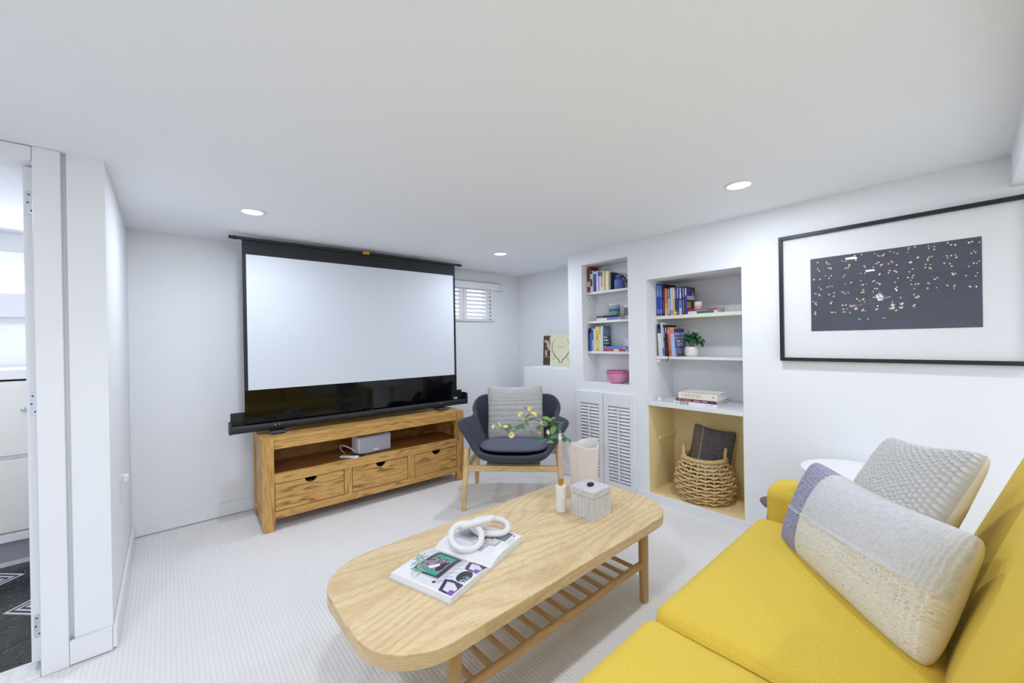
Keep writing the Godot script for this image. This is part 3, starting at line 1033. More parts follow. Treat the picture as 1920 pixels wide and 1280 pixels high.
	part("back_rail", bx(Vector3(-0.335, 0.272, -0.245), Vector3(0.335, 0.316, -0.222), 0.003, 0), M.birch, t)
	part("seat_pad_block", bx(Vector3(-0.2, 0.290, -0.2), Vector3(0.2, 0.315, 0.2), 0.003, 0), M.birch, t)
	# cushion leaning on the back
	var gr := func(a: float, b: float) -> Color:
		var q := 0.5 + 0.5 * sin(b * 150.0 + sin(a * 60.0) * 0.8)
		var w := wn2.get_noise_2d(a * 40.0, b * 160.0)
		return Color(0.66, 0.655, 0.645) * (0.86 + 0.14 * q + 0.16 * w)
	var bump := func(a: float, b: float) -> float:
		return 0.0022 * sin(b * 150.0 + sin(a * 60.0) * 0.8)
	var pl := thing("throw_pillow", "light grey ribbed cushion leaning in the dark armchair", "pillow", Vector3(2.241, 0.0, 1.168) + Basis.from_euler(Vector3(0, -0.80, 0)) * Vector3(0.0, 0.643, -0.105), Vector3(-0.20, -0.80, 0.02))
	part("cover", pillow(0.465, 0.45, 0.15, 90, bump, gr, true), M.vertex_cloth, pl)

var wn2 := noise(55, 1.0, 2)

# front (+z) carries bump and colours; back plain
func pillow(w: float, h: float, th: float, n: int, bump: Callable, colf: Callable, both := false, back := Color(0.78, 0.70, 0.56)) -> MB:
	var mb := MB.new()
	mb.colored = true
	for side in [1.0, -1.0]:
		var rows := []
		var cols := []
		var uvs := []
		for j in n + 1:
			var b := j / float(n) * 2.0 - 1.0
			b = sin(b * PI / 2)
			var r := PackedVector3Array()
			var c := []
			var t := []
			for i in n + 1:
				var a := sin((i / float(n) * 2.0 - 1.0) * PI / 2)
				var f := pow(maxf(0.0, (1 - a * a) * (1 - b * b)), 0.36)
				var cr := 1.0 - 0.06 * pow(a * a * b * b, 3.0)
				var z: float = side * th / 2 * f
				var x := a * cr * w / 2 * (1.0 - 0.055 * (1 - b * b))
				var y := b * cr * h / 2 * (1.0 - 0.055 * (1 - a * a))
				y -= 0.012 * (1 - a * a) * smoothstep(0.2, 1.0, b)
				if side > 0 or both:
					z += side * bump.call(a, b) * smoothstep(0.0, 0.25, f)
					c.append(colf.call(a, b))
				else:
					z += side * 0.004 * sin(a * 9.0 + b * 4.0) * f
					c.append(back)
				r.append(Vector3(x, y, z))
				t.append(Vector2(x, y))
			rows.append(r)
			cols.append(c)
			uvs.append(t)
		mb.grid(rows, false, false, side < 0, uvs, cols)
	return mb

func coffee_table() -> void:
	var t := thing("coffee_table", "long oak coffee table with rounded corners and a slatted lower shelf", "coffee table", Vector3(1.3245, 0, 2.255))
	var top := MB.new()
	top.xf = Transform3D(Basis(Vector3(1, 0, 0), Vector3(0, 0, -1), Vector3(0, 1, 0)), Vector3(0, 0.346, 0))
	var pg := PackedVector2Array()
	for q in rrect(1.51, 0.643, 0.21, 14):
		pg.append(q)
	top.extrude(pg, 0.044, 0.0035, 0.7)
	part("tabletop", top, M.oak, t)
	for sx in [-1, 1]:
		for sz in [-1, 1]:
			part("leg", lat([[0.0001, 0.0], [0.017, 0.0005], [0.0195, 0.003], [0.0235, 0.3455], [0.0001, 0.3455]], 20), M.oak_leg, t, at(sx * 0.5195, 0, sz * 0.262))
	for sz in [-1, 1]:
		part("long_rail", tub([Vector3(-0.515, 0.178, sz * 0.262), Vector3(-0.25, 0.178, sz * 0.262), Vector3(0.25, 0.178, sz * 0.262), Vector3(0.515, 0.178, sz * 0.262)], 0.0155, 14), M.oak_leg, t)
	for sx in [-1, 1]:
		part("end_rail", tub([Vector3(sx * 0.5195, 0.315, -0.255), Vector3(sx * 0.5195, 0.315, 0), Vector3(sx * 0.5195, 0.315, 0.255)], 0.012, 12), M.oak_leg, t)
	var sl := tub([Vector3(0, 0, -0.255), Vector3(0, 0, 0), Vector3(0, 0, 0.255)], 0.010, 10).mesh()
	for i in 13:
		part("slat", sl, M.oak_leg, t, at(0.449 - i * 0.0748, 0.180, 0))

func sofa() -> void:
	var t := thing("sofa", "mustard yellow two seat sofa with rounded arms in the foreground", "sofa", Vector3(1.222, 0, 3.2))
	part("base", rb(Vector3(-0.90, 0.14, -0.245), Vector3(0.90, 0.285, 0.45), 0.03), M.mustard, t)
	for k in 2:
		var x0: float = [-0.902, 0.004][k]
		var c := part("seat_cushion", rb(Vector3(x0, 0.275, -0.292), Vector3(x0 + 0.898, 0.443 + k * 0.006, 0.29), 0.045, Vector3(0.003, 0.012, 0.008), 12), M.mustard, t)
		# piped seam
		var pth := []
		var sd: float = x0 + (0.894 if k == 0 else 0.004)
		for i in 20:
			var u := i / 19.0
			pth.append(Vector3(sd, 0.415 + 0.006 * sin(u * PI), lerpf(-0.25, 0.27, u)))
		part("piping", tub(pth, 0.0035, 6), M.mustard, c)
	var bt := at(0, 0.40, 0.272, 0.36)
	for k in 2:
		var x0: float = [-0.902, 0.004][k]
		part("back_cushion", rb(Vector3(x0 - (0.13 if k == 0 else 0.0), -0.06, 0.0), Vector3(x0 + (0.898 if k == 0 else 1.04), 0.56, 0.17), 0.06, Vector3(0.0, 0.01, 0.012), 10), M.mustard, t, bt)
	for sx in [-1, 1]:
		var a0 := 0.904 if sx > 0 else -1.085
		part("arm", rb(Vector3(a0, 0.14, -0.272), Vector3(a0 + 0.181, 0.588, 0.26), 0.066, Vector3(0.006, 0.004, 0.004), 8), M.mustard, t)
		for z in [-0.19, 0.38]:
			part("leg", lat([[0.0001, 0.0], [0.014, 0.0], [0.021, 0.142], [0.0001, 0.142]], 14), M.oak_leg, t, at(sx * 0.85, 0, z))
	# knitted pillow behind
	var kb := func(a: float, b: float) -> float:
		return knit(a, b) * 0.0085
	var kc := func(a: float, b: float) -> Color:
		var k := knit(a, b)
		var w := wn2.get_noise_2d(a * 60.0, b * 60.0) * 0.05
		return Color(0.74 + w, 0.725 + w, 0.70 + w) * (0.74 + 0.26 * k)  # gaps between stitches darkened in the colour, as shade would
	var p1 := thing("throw_pillow", "square chunky knit pillow in off-white behind the patchwork pillow", "pillow", Vector3(1.945, 0.672, 3.365), Vector3(-0.5, -2.7, 0.15))
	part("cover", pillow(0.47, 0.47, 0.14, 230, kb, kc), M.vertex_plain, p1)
	# patchwork lumbar pillow in front
	var pb := func(a: float, b: float) -> float:
		var bs := b + 0.08 - 0.10 * a
		var seam := exp(-pow(bs * 26.0, 2.0)) * 0.003 - 0.003 * exp(-pow((a + 0.47) * 30.0, 2.0))
		var h := 0.0
		if a < -0.47:
			h = 0.0016 * sin(b * 120.0 + 3.0 * wn2.get_noise_2d(a * 6.0, b * 6.0))
		elif bs > 0.0:
			h = 0.0016 * sin(a * 190.0 + 1.5 * wn2.get_noise_2d(a * 3.0, b * 3.0))
		else:
			h = 0.0035 * absf(wn2.get_noise_2d(a * 26.0, b * 9.0)) + 0.0014 * sin(a * 150.0)
		return seam + h + 0.0012 * wn2.get_noise_2d(a * 60.0, b * 30.0)
	var pc := func(a: float, b: float) -> Color:
		var w := wn2.get_noise_2d(a * 50.0, b * 22.0)
		var bs := b + 0.08 - 0.10 * a
		if absf(bs) < 0.016 or absf(a + 0.47) < 0.008:
			return Color(0.66, 0.65, 0.62)
		if a < -0.47:
			var s := wn2.get_noise_2d(a * 30.0, b * 90.0)
			return Color(0.27, 0.26, 0.38).lerp(Color(0.62, 0.61, 0.70), clampf(0.25 + s * 0.8, 0, 1))
		if bs > 0.0:
			return Color(0.66, 0.66, 0.67) * (1.0 + 0.14 * wn2.get_noise_2d(a * 110.0, b * 10.0))
		var col := Color(0.80, 0.775, 0.70) * (1.0 + 0.12 * w)
		var stitch := wn2.get_noise_2d(a * 34.0, b * 12.0 + 20.0)
		if stitch > 0.52:
			col = col.lerp(Color(0.30, 0.26, 0.22), clampf((stitch - 0.52) * 4.0, 0, 0.6))
		if a > 0.25 and b > -0.4:
			col = col.lerp(Color(0.45, 0.36, 0.20), clampf(wn2.get_noise_2d(a * 24.0, b * 80.0) * 0.9, 0, 0.45))
		return col
	var p2 := thing("throw_pillow", "long patchwork pillow in grey, purple and cream on the sofa seat", "pillow", Vector3(1.777, 0.593, 3.293), Vector3(-0.387, -2.459, 0.028))
	part("cover", pillow(0.655, 0.345, 0.19, 210, pb, pc), M.vertex_plain, p2)

func knit(a: float, b: float) -> float:
	var u := b * 13.0
	var v := a * 14.0
	var row := floorf(v)
	u += 0.5 * fposmod(row, 2.0) + 0.22 * wn2.get_noise_2d(b * 3.0, row * 2.0)
	var cell := floorf(u)
	var fu := u - cell - 0.5
	var fv := v - row - 0.5
	fv += 0.14 * sin(fu * 6.0)
	var hsh := 0.82 + 0.30 * wn2.get_noise_2d(cell * 7.3, row * 5.1)
	var d := sqrt(fu * fu * 4.6 + fv * fv * 4.9)
	var ply := 0.10 * sin((fu - fv) * 22.0)
	return clampf((1.08 - d * d * 1.2) * hsh + ply * clampf(1.0 - d, 0, 1), 0, 1.1)

func side_table() -> void:
	var t := thing("side_table", "round white side table between the sofa arm and the wall", "side table", Vector3(2.665, 0, 3.165))
	part("tabletop", lat([[0.0001, 0.548], [0.20, 0.548], [0.216, 0.553], [0.22, 0.560], [0.217, 0.566], [0.205, 0.568], [0.0001, 0.568]], 48), M.white, t)
	part("stem", lat([[0.0001, 0.02], [0.022, 0.02], [0.022, 0.548], [0.0001, 0.548]], 20), M.white, t)
	part("base", lat([[0.0001, 0.0], [0.15, 0.0], [0.152, 0.01], [0.03, 0.022], [0.0001, 0.022]], 32), M.white, t)
	var b := thing("wooden_stool", "small dark brown wooden stool peeking past the sofa arm", "stool", Vector3(2.762, 0, 2.806))
	part("seat", lat([[0.0001, 0.262], [0.07, 0.264], [0.083, 0.282], [0.083, 0.29], [0.0001, 0.292]], 28), mat(rgb(120, 92, 80), 0.5), b)
	for k in 3:
		var a := k * TAU / 3.0 + 0.4
		part("leg", tub([Vector3(0.06 * cos(a), 0, 0.06 * sin(a)), Vector3(0.045 * cos(a), 0.14, 0.045 * sin(a)), Vector3(0.035 * cos(a), 0.265, 0.035 * sin(a))], 0.011, 10), mat(rgb(120, 92, 80), 0.5), b)

func wall_picture() -> void:
	var t := thing("framed_picture", "wide black framed concert photograph with a white mat on the right wall", "picture", Vector3(2.912, 1.0805, 2.80))
	var W := 0.913
	var H := 0.717
	for q in [[0, 0, 0.019, W], [H - 0.019, 0, H, W]]:
		part("frame_rail", bx(Vector3(-0.032, q[0], q[1]), Vector3(0, q[2], q[3]), 0.001, 2), M.black, t)
	for q in [[0, 0.019], [W - 0.019, W]]:
		part("frame_stile", bx(Vector3(-0.032, 0.019, q[0]), Vector3(0, H - 0.019, q[1]), 0.001, 1), M.black, t)
	part("mat_board", boxes([[-0.014, -0.006, 0.019, H - 0.019, 0.019, W - 0.019]]), mat(rgb(236, 237, 240), 0.85), t)
	var iw := 768
	var ih := 496
	var gn := noise(17, 0.008, 3)
	var bg := func(x: int, y: int) -> Color:
		var q := gn.get_noise_2d(x, y) * 0.5 + 0.5
		return Color(0.045, 0.06, 0.17).lerp(Color(0.09, 0.11, 0.28), q)
	var im := image(iw, ih, bg)
	var r := RandomNumberGenerator.new()
	r.seed = 99
	var dot := func(cx: float, cy: float, rad: float, col: Color) -> void:
		for y in range(int(cy - rad - 1), int(cy + rad + 2)):
			for x in range(int(cx - rad - 1), int(cx + rad + 2)):
				if x < 0 or y < 0 or x >= iw or y >= ih:
					continue
				var k := clampf(rad + 0.5 - Vector2(x - cx, y - cy).length(), 0, 1)
				im.set_pixel(x, y, im.get_pixel(x, y).lerp(col, k))
	# hanging bulbs in small clusters, dimmer ones between
	for j in 7:
		for i in 10:
			if j > 4 and i > 6:
				continue
			var cx := 30.0 + i * 78.0 + r.randf_range(-10, 10)
			var cy := 28.0 + j * 56.0 + r.randf_range(-10, 10)
			for k in r.randi_range(2, 5):
				dot.call(cx + r.randf_range(-22, 22), cy + r.randf_range(-16, 16), r.randf_range(2.9, 4.6), Color(0.98, 0.86, 0.55).lerp(Color(1, 1, 0.9), r.randf()))
	for k in 260:
		dot.call(r.randf() * iw, r.randf() * ih * 0.8, r.randf_range(1.5, 2.6), Color(0.42, 0.36, 0.40).lerp(Color(0.55, 0.40, 0.42), r.randf()))
	for q in [[0.29, 0.68, 15], [0.31, 0.72, 8], [0.535, 0.70, 7], [0.585, 0.69, 8], [0.535, 0.735, 6], [0.58, 0.735, 8]]:
		for k in 14:
			dot.call(q[0] * iw + r.randf_range(-q[2], q[2]), q[1] * ih + r.randf_range(-6, 6), r.randf_range(1.5, 3.5), Color(0.95, 0.92, 0.85))
	for k in 26:
		dot.call((0.30 + k * 0.0021) * iw, 0.675 * ih + r.randf_range(-3, 3), 2.2, Color(0.62, 0.36, 0.33))
	for k in 20:
		dot.call((0.36 + r.randf() * 0.07) * iw, (0.62 + r.randf() * 0.1) * ih, 1.6, Color(0.8, 0.45, 0.42))
	for q in [[0.325, 0.855], [0.335, 0.86], [0.385, 0.855], [0.385, 0.862], [0.475, 0.85], [0.487, 0.858]]:
		dot.call(q[0] * iw, q[1] * ih, 3.0, Color(0.92, 0.92, 0.85))
	# the small performer in white with a guitar
	for k in 40:
		dot.call((0.455 + r.randf_range(-0.018, 0.018)) * iw, (0.585 + r.randf_range(-0.035, 0.045)) * ih, 4.0, Color(0.94, 0.94, 0.93))
	dot.call(0.460 * iw, 0.527 * ih, 6.0, Color(0.50, 0.42, 0.34))
	for k in 22:
		dot.call((0.45 + k * 0.0033) * iw, (0.622 - k * 0.0014) * ih, 2.0, Color(0.86, 0.84, 0.80))
	dot.call(0.457 * iw, 0.62 * ih, 6.5, Color(0.97, 0.97, 0.96))
	# print as one face with its own uv
	var b := MB.new()
	var x := -0.0155
	var y0 := 0.167
	var y1 := 0.568
	var z0 := 0.148
	var z1 := 0.766
	var nm := Vector3(-1, 0, 0)
	b.quad(b.vert(Vector3(x, y0, z0), nm, Vector2(0, 1)), b.vert(Vector3(x, y0, z1), nm, Vector2(1, 1)), b.vert(Vector3(x, y1, z1), nm, Vector2(1, 0)), b.vert(Vector3(x, y1, z0), nm, Vector2(0, 0)))
	part("print", b, textured(tex(im), Vector2(1, 1), 0.5), t)
	var g := mat(Color(1, 1, 1, 0.02), 0.01)
	g.metallic_specular = 0.4
	g.transparency = BaseMaterial3D.TRANSPARENCY_ALPHA
	part("glass_pane", boxes([[-0.022, -0.020, 0.019, H - 0.019, 0.019, W - 0.019]]), g, t)

func table_things() -> void:
	var ty := 0.3902
	# ---- open book
	var bk := thing("open_book", "large open interiors book lying on the coffee table", "book", Vector3(1.024, ty, 2.232), Vector3(0, 0.304, 0))
	bk.scale = Vector3.ONE * 1.0776
	# local x across the pages, z along the spine
	part("cover", boxes([[-0.216, 0.222, 0.0, 0.003, -0.133, 0.133]]), mat(rgb(210, 208, 212), 0.5), bk)
	for side in [-1, 1]:
		var pw := 0.208 if side < 0 else 0.214
		var hgt := 0.014 if side < 0 else 0.019
		var prof := []
		for i in 21:
			var u := i / 20.0
			prof.append(Vector2(side * u * pw, 0.0032 + hgt * (pow(sin(clampf(u * 4.2, 0, PI / 2)), 0.9)) * (1.0 - 0.10 * u)))
		var pg := PackedVector2Array()
		for p in prof:
			pg.append(p)
		pg.append(Vector2(side * (pw + 0.003), 0.0032))
		var blk := MB.new()
		blk.xf = at(0, 0, -0.128)
		blk.extrude(pg, 0.256, 0.0004, 0.6)
		part("page_block", blk, M.paper, bk)
		var rows := []
		var uvs := []
		for i in range(1, 21):
			var r := PackedVector3Array()
			var q := []
			for j in 2:
				r.append(Vector3(prof[i].x, prof[i].y + 0.0005, -0.1275 + 0.255 * j))
				q.append(Vector2((1.0 - i / 20.0) if side < 0 else i / 20.0, j))
			rows.append(r)
			uvs.append(q)
		var pm := MB.new()
		pm.grid(rows, false, false, side < 0, uvs)
		part("printed_page", pm, textured(tex(page_left() if side < 0 else page_right()), Vector2(1, 1), 0.35), bk)
	# ---- chain of three links
	var ch := thing("chain_ornament", "white three link chain ornament resting on the open book", "ornament", Vector3(1.123, ty, 2.157))
	ch.scale = Vector3.ONE * 1.0776
	var cm := mat(rgb(238, 238, 238), 0.55)
	var link := func(c: Vector3, e1: Vector3, e2: Vector3, hl: float, hw: float) -> MB:
		var path := []
		for q in rrect(hl * 2, hw * 2, minf(hw, hl) * 0.97, 12):
			path.append(c + e1.normalized() * q.x + e2.normalized() * q.y)
		return tub(path, 0.0118, 14, true)
	part("chain_link", link.call(Vector3(-0.046, 0.0505, 0.035), Vector3(0.75, 0, 0.66), Vector3(0.478, 0.545, -0.688), 0.057, 0.050), cm, ch)
	part("chain_link", link.call(Vector3(0.084, 0.0385, 0.013), Vector3(0.75, -0.05, 0.66), Vector3(0.60, 0.12, -0.80), 0.070, 0.050), cm, ch)
	part("chain_link", link.call(Vector3(0.020, 0.074, 0.010), Vector3(0.716, 0.26, 0.627), Vector3(0.56, -0.36, -0.76), 0.064, 0.040), cm, ch)
	# ---- candle and holder
	var cd := thing("candle_holder", "white marble candle holder with a brass cup on the coffee table", "candle holder", Vector3(1.623, ty, 2.208))
	cd.scale = Vector3.ONE * 1.0776
	part("body", lat([[0.0001, 0.0], [0.0225, 0.0], [0.024, 0.0015], [0.024, 0.1145], [0.0225, 0.116], [0.0001, 0.116]], 28), M.marble, cd)
	part("cup", lat([[0.0001, 0.116], [0.0115, 0.116], [0.0115, 0.148], [0.0100, 0.148], [0.0100, 0.125], [0.0001, 0.125]], 20), M.brass, cd)
	var tp := thing("taper_candle", "tall dusty pink taper candle standing in the brass cup", "candle", Vector3(1.623, ty + 0.1255 * 1.0776, 2.208))
	tp.scale = Vector3.ONE * 1.0776
	var lobes := []
	for i in 13:
		var u := i / 12.0
		var r := PackedVector3Array()
		for k in 25:
			var a := TAU * k / 24.0
			var rr := (0.0100 - 0.0010 * u) * (1.0 + 0.08 * cos(a * 4.0))
			r.append(Vector3(rr * cos(a), u * 0.20, rr * sin(a)))
		lobes.append(r)
	var cb := MB.new()
	cb.grid(lobes, false, false, true)
	part("wax", cb, mat(rgb(204, 178, 164), 0.6), tp)
	part("tip", lat([[0.0090, 0.199], [0.0065, 0.208], [0.0035, 0.221], [0.0001, 0.228]], 18), mat(rgb(240, 228, 222), 0.6), tp)
	part("wick", tub([Vector3(0, 0.226, 0), Vector3(0.001, 0.234, 0), Vector3(0.004, 0.240, -0.002)], 0.0012, 6), mat(rgb(240, 236, 228), 0.8), tp)
	# ---- grey washed box
	var wb := thing("wooden_box", "square grey washed wooden box with a black knob on the coffee table", "box", Vector3(1.702, ty, 2.327), Vector3(0, -0.02, 0))
	wb.scale = Vector3.ONE * 1.0776
	for q in [[-0.062, -0.059, 1], [0.059, 0.062, 1]]:
		for k in 6:
			var a := -0.0615 + k * 0.0205
			part("plank", bx(Vector3(a + 0.0003, 0, q[0]), Vector3(a + 0.0202, 0.094, q[1]), 0.0006, 1), M.washed, wb)
			part("plank", bx(Vector3(q[0], 0, a + 0.0003), Vector3(q[1], 0.094, a + 0.0202), 0.0006, 1), M.washed, wb)
	part("bottom", boxes([[-0.059, 0.059, 0.0, 0.008, -0.059, 0.059]]), M.washed, wb)
	var ld := part("lid", bx(Vector3(-0.0635, 0.0955, -0.0635), Vector3(0.0635, 0.124, 0.0635), 0.0012, 0), M.washed, wb)
	var kn := MB.new()
	kn.xf = Transform3D(Basis(Vector3(1, 0, 0), Vector3(0, 0, -1), Vector3(0, 1, 0)), Vector3(0, 0.124, 0))
	kn.extrude(rrect(0.028, 0.022, 0.005, 2), 0.012, 0.002)
	part("knob", kn, M.black, ld)
	# ---- vase
	var vs := thing("vase", "tall pale pink ceramic vase with a wavy folded rim", "vase", Vector3(1.880, ty, 2.147))
	vs.scale = Vector3.ONE * 1.0776
	var prof := [[0.0, 0.0], [0.060, 0.0], [0.0705, 0.006], [0.0745, 0.05], [0.0735, 0.10], [0.073, 0.15], [0.0775, 0.20], [0.0800, 0.225], [0.0815, 0.252]]
	var rows := []
	var inner := []
	for p in prof:
		var r := PackedVector3Array()
		var ri := PackedVector3Array()
		for k in 65:
			var a := TAU * k / 64.0
			var u: float = p[1] / 0.252
			var wob := 1.0 + 0.10 * u * cos(2.0 * a + 0.6) + 0.11 * u * u * cos(3.0 * a + 1.3) + 0.03 * cos(a * 2.0 + u * 5.0)
			var y: float = p[1] + 0.010 * u * u * cos(2.0 * a - 0.5)
			r.append(Vector3(p[0] * wob * cos(a), y, p[0] * wob * sin(a)))
			var q := maxf(0.0, p[0] - 0.0045)
			ri.append(Vector3(q * wob * cos(a), maxf(y, 0.006), q * wob * sin(a)))
		rows.append(r)
		inner.append(ri)
	var vo := MB.new()
	vo.grid(rows, false, false, true)
	part("body", vo, M.ceramic, vs)
	var rim := [rows[-1]]
	var mid := PackedVector3Array()
	for k in 65:
		mid.append((rows[-1][k] + inner[-1][k]) / 2.0 + Vector3(0, 0.002, 0))
	rim.append(mid)
	inner.reverse()
	rim.append_array(inner)
	var vi := MB.new()
	vi.grid(rim, false, false, true)
	part("glazed_lining", vi, M.ceramic_rim, vs)
	flower_branch(Vector3(1.880, ty, 2.147))

func flower_branch(base: Vector3) -> void:
	var t := thing("flower_branch", "leafy branch of small yellow roses leaning out of the vase", "flowers", base)
	t.scale = Vector3.ONE * 1.0776
	var stem_m := mat(rgb(96, 116, 62), 0.6)
	var leaf_m := mat(rgb(92, 140, 100), 0.55)
	leaf_m.backlight_enabled = true
	leaf_m.backlight = rgb(40, 70, 30)
	leaf_m.cull_mode = BaseMaterial3D.CULL_DISABLED
	var leaf_d := leaf_m.duplicate()
	leaf_d.albedo_color = rgb(74, 126, 104)
	var leaf_l := leaf_m.duplicate()
	leaf_l.albedo_color = rgb(132, 164, 80)
	var pet := mat(rgb(244, 222, 146), 0.6)
	pet.cull_mode = BaseMaterial3D.CULL_DISABLED
	var pet2 := mat(rgb(244, 234, 190), 0.6)
	pet2.cull_mode = BaseMaterial3D.CULL_DISABLED
	# local axis along the branch, in the plane facing the photograph's side
	var dirx := Vector3(-0.97, 0, -0.23)
	var P := func(s: float, y: float, o := 0.0) -> Vector3:
		s = minf(s, 0.2) + maxf(0.0, s - 0.2) * 0.80
		return dirx * s + Vector3(0, y, 0) + Vector3(-0.23, 0, 0.97) * o
	var main := [P.call(-0.02, 0.02), P.call(0.03, 0.15), P.call(0.075, 0.252), P.call(0.12, 0.305), P.call(0.19, 0.372), P.call(0.26, 0.408), P.call(0.33, 0.405), P.call(0.41, 0.385), P.call(0.50, 0.375), P.call(0.57, 0.392)]
	var smooth := []
	for i in main.size() - 1:
		for k in 5:
			smooth.append(main[i].cubic_interpolate(main[i + 1], main[maxi(i - 1, 0)], main[mini(i + 2, main.size() - 1)], k / 5.0))
	smooth.append(main[-1])
	var rad := []
	for i in smooth.size():
		rad.append(lerpf(0.0032, 0.0011, i / float(smooth.size())))
	part("stem", tub(smooth, rad, 7), stem_m, t)
	var sub := [[P.call(0.19, 0.372), P.call(0.25, 0.36), P.call(0.285, 0.335)], [P.call(0.26, 0.408), P.call(0.315, 0.445), P.call(0.34, 0.452)], [P.call(0.14, 0.32), P.call(0.20, 0.31), P.call(0.23, 0.285)], [P.call(0.33, 0.405), P.call(0.385, 0.425), P.call(0.40, 0.43)], [P.call(0.41, 0.385), P.call(0.455, 0.355), P.call(0.47, 0.345)]]
	for s in sub:
		part("stem", tub(s, 0.0013, 6), stem_m, t)
	# leaf: pointed oval folded along its middle
	var lm := func(l: float, w: float) -> ArrayMesh:
		var rows := []
		for i in 8:
			var u := i / 7.0
			var hw := w * pow(sin(PI * clampf(u * 0.96 + 0.02, 0, 1)), 0.8)
			var r := PackedVector3Array()
			for k in 5:
				var q := k / 2.0 - 1.0
				r.append(Vector3(q * hw, absf(q) * hw * 0.35 - u * u * l * 0.18, u * l))
			rows.append(r)
		var b := MB.new()
		b.grid(rows)
		return b.mesh()
	var l1: ArrayMesh = lm.call(0.036, 0.0105)
	var l2: ArrayMesh = lm.call(0.05, 0.014)
	var r := RandomNumberGenerator.new()
	r.seed = 4
	var spots := [[0.105, 0.29], [0.12, 0.30], [0.135, 0.32], [0.15, 0.335], [0.16, 0.345], [0.175, 0.36], [0.19, 0.37], [0.195, 0.375], [0.21, 0.385], [0.225, 0.395], [0.24, 0.36], [0.26, 0.405], [0.27, 0.405], [0.285, 0.335], [0.30, 0.405], [0.325, 0.40], [0.35, 0.40], [0.38, 0.395], [0.41, 0.385], [0.45, 0.36], [0.46, 0.378], [0.49, 0.372], [0.22, 0.30], [0.23, 0.285], [0.21, 0.305], [0.52, 0.378], [0.55, 0.388], [0.11, 0.27], [0.13, 0.29], [0.145, 0.30], [0.31, 0.40], [0.34, 0.40], [0.37, 0.395], [0.36, 0.405], [0.40, 0.39], [0.43, 0.375], [0.44, 0.365], [0.47, 0.36], [0.50, 0.38], [0.30, 0.33], [0.28, 0.35], [0.26, 0.36], [0.33, 0.43], [0.35, 0.44]]
	for i in spots.size():
		var s: Array = spots[i]
		var big: bool = s[0] < 0.27
		part("leaf", l2 if big else l1, [leaf_m, leaf_d, leaf_l][i % 3], t, Transform3D(Basis.from_euler(Vector3(r.randf_range(-1.0, 0.6), r.randf_range(0, TAU), r.randf_range(-0.5, 0.5))), P.call(s[0], s[1], r.randf_range(-0.008, 0.008))))
	# rose: cup of petals
	var petal := func(l: float) -> ArrayMesh:
		var rows := []
		for i in 6:
			var u := i / 5.0
			var hw := l * 0.55 * pow(sin(PI * (0.12 + 0.74 * u)), 0.7)
			var row := PackedVector3Array()
			for k in 5:
				var q := k / 2.0 - 1.0
				row.append(Vector3(q * hw, u * l * 0.62 + 0.2 * l * (1 - q * q) * 0.0, l * (0.15 + 0.75 * u * u) - q * q * hw * 0.35))
			rows.append(row)
		var b := MB.new()
		b.grid(rows)
		return b.mesh()
	var pm: ArrayMesh = petal.call(0.019)
	var pi_: ArrayMesh = petal.call(0.012)
	var fl := [[0.285, 0.335, 0.021], [0.34, 0.452, 0.018], [0.255, 0.375, 0.02], [0.32, 0.425, 0.021], [0.40, 0.43, 0.02], [0.385, 0.39, 0.023], [0.47, 0.345, 0.02], [0.50, 0.382, 0.016], [0.55, 0.40, 0.016], [0.575, 0.392, 0.014], [0.23, 0.335, 0.018]]
	for i in fl.size():
		var f: Array = fl[i]
		var heart := part("flower", lat([[0.0001, -0.004], [0.003, -0.003], [0.0045, 0.002], [0.003, 0.006], [0.0001, 0.007]], 10), mat(rgb(222, 186, 90), 0.7), t, Transform3D(Basis.from_euler(Vector3(r.randf_range(0.3, 1.3), r.randf_range(-1.5, 1.0), 0)), P.call(f[0], f[1], 0.006)))
		for k in 8:
			part("petal", pm if k < 5 else pi_, pet if i < 7 else pet2, heart, Transform3D(Basis(Vector3.UP, k * TAU / 5.0 + (0.3 if k > 4 else 0.0)) * (f[2] / 0.024), Vector3.ZERO))

func fill_poly(im: Image, pts: Array, col: Color) -> void:
	var w := im.get_width()
	var h := im.get_height()
	var pg := PackedVector2Array()
	var lo := Vector2(1e9, 1e9)
	var hi := -lo
	for p in pts:
		var q := Vector2(p[0] * w, p[1] * h)
		pg.append(q)
		lo = lo.min(q)
		hi = hi.max(q)
	for y in range(maxi(0, int(lo.y)), mini(h, int(hi.y) + 1)):
		for x in range(maxi(0, int(lo.x)), mini(w, int(hi.x) + 1)):
			if Geometry2D.is_point_in_polygon(Vector2(x + 0.5, y + 0.5), pg):
				im.set_pixel(x, y, col)

func fill_ell(im: Image, cx: float, cy: float, rx: float, ry: float, col: Color) -> void:
	var pts := []
	for i in 20:
		pts.append([cx + rx * cos(TAU * i / 20.0), cy + ry * sin(TAU * i / 20.0)])
	fill_poly(im, pts, col)

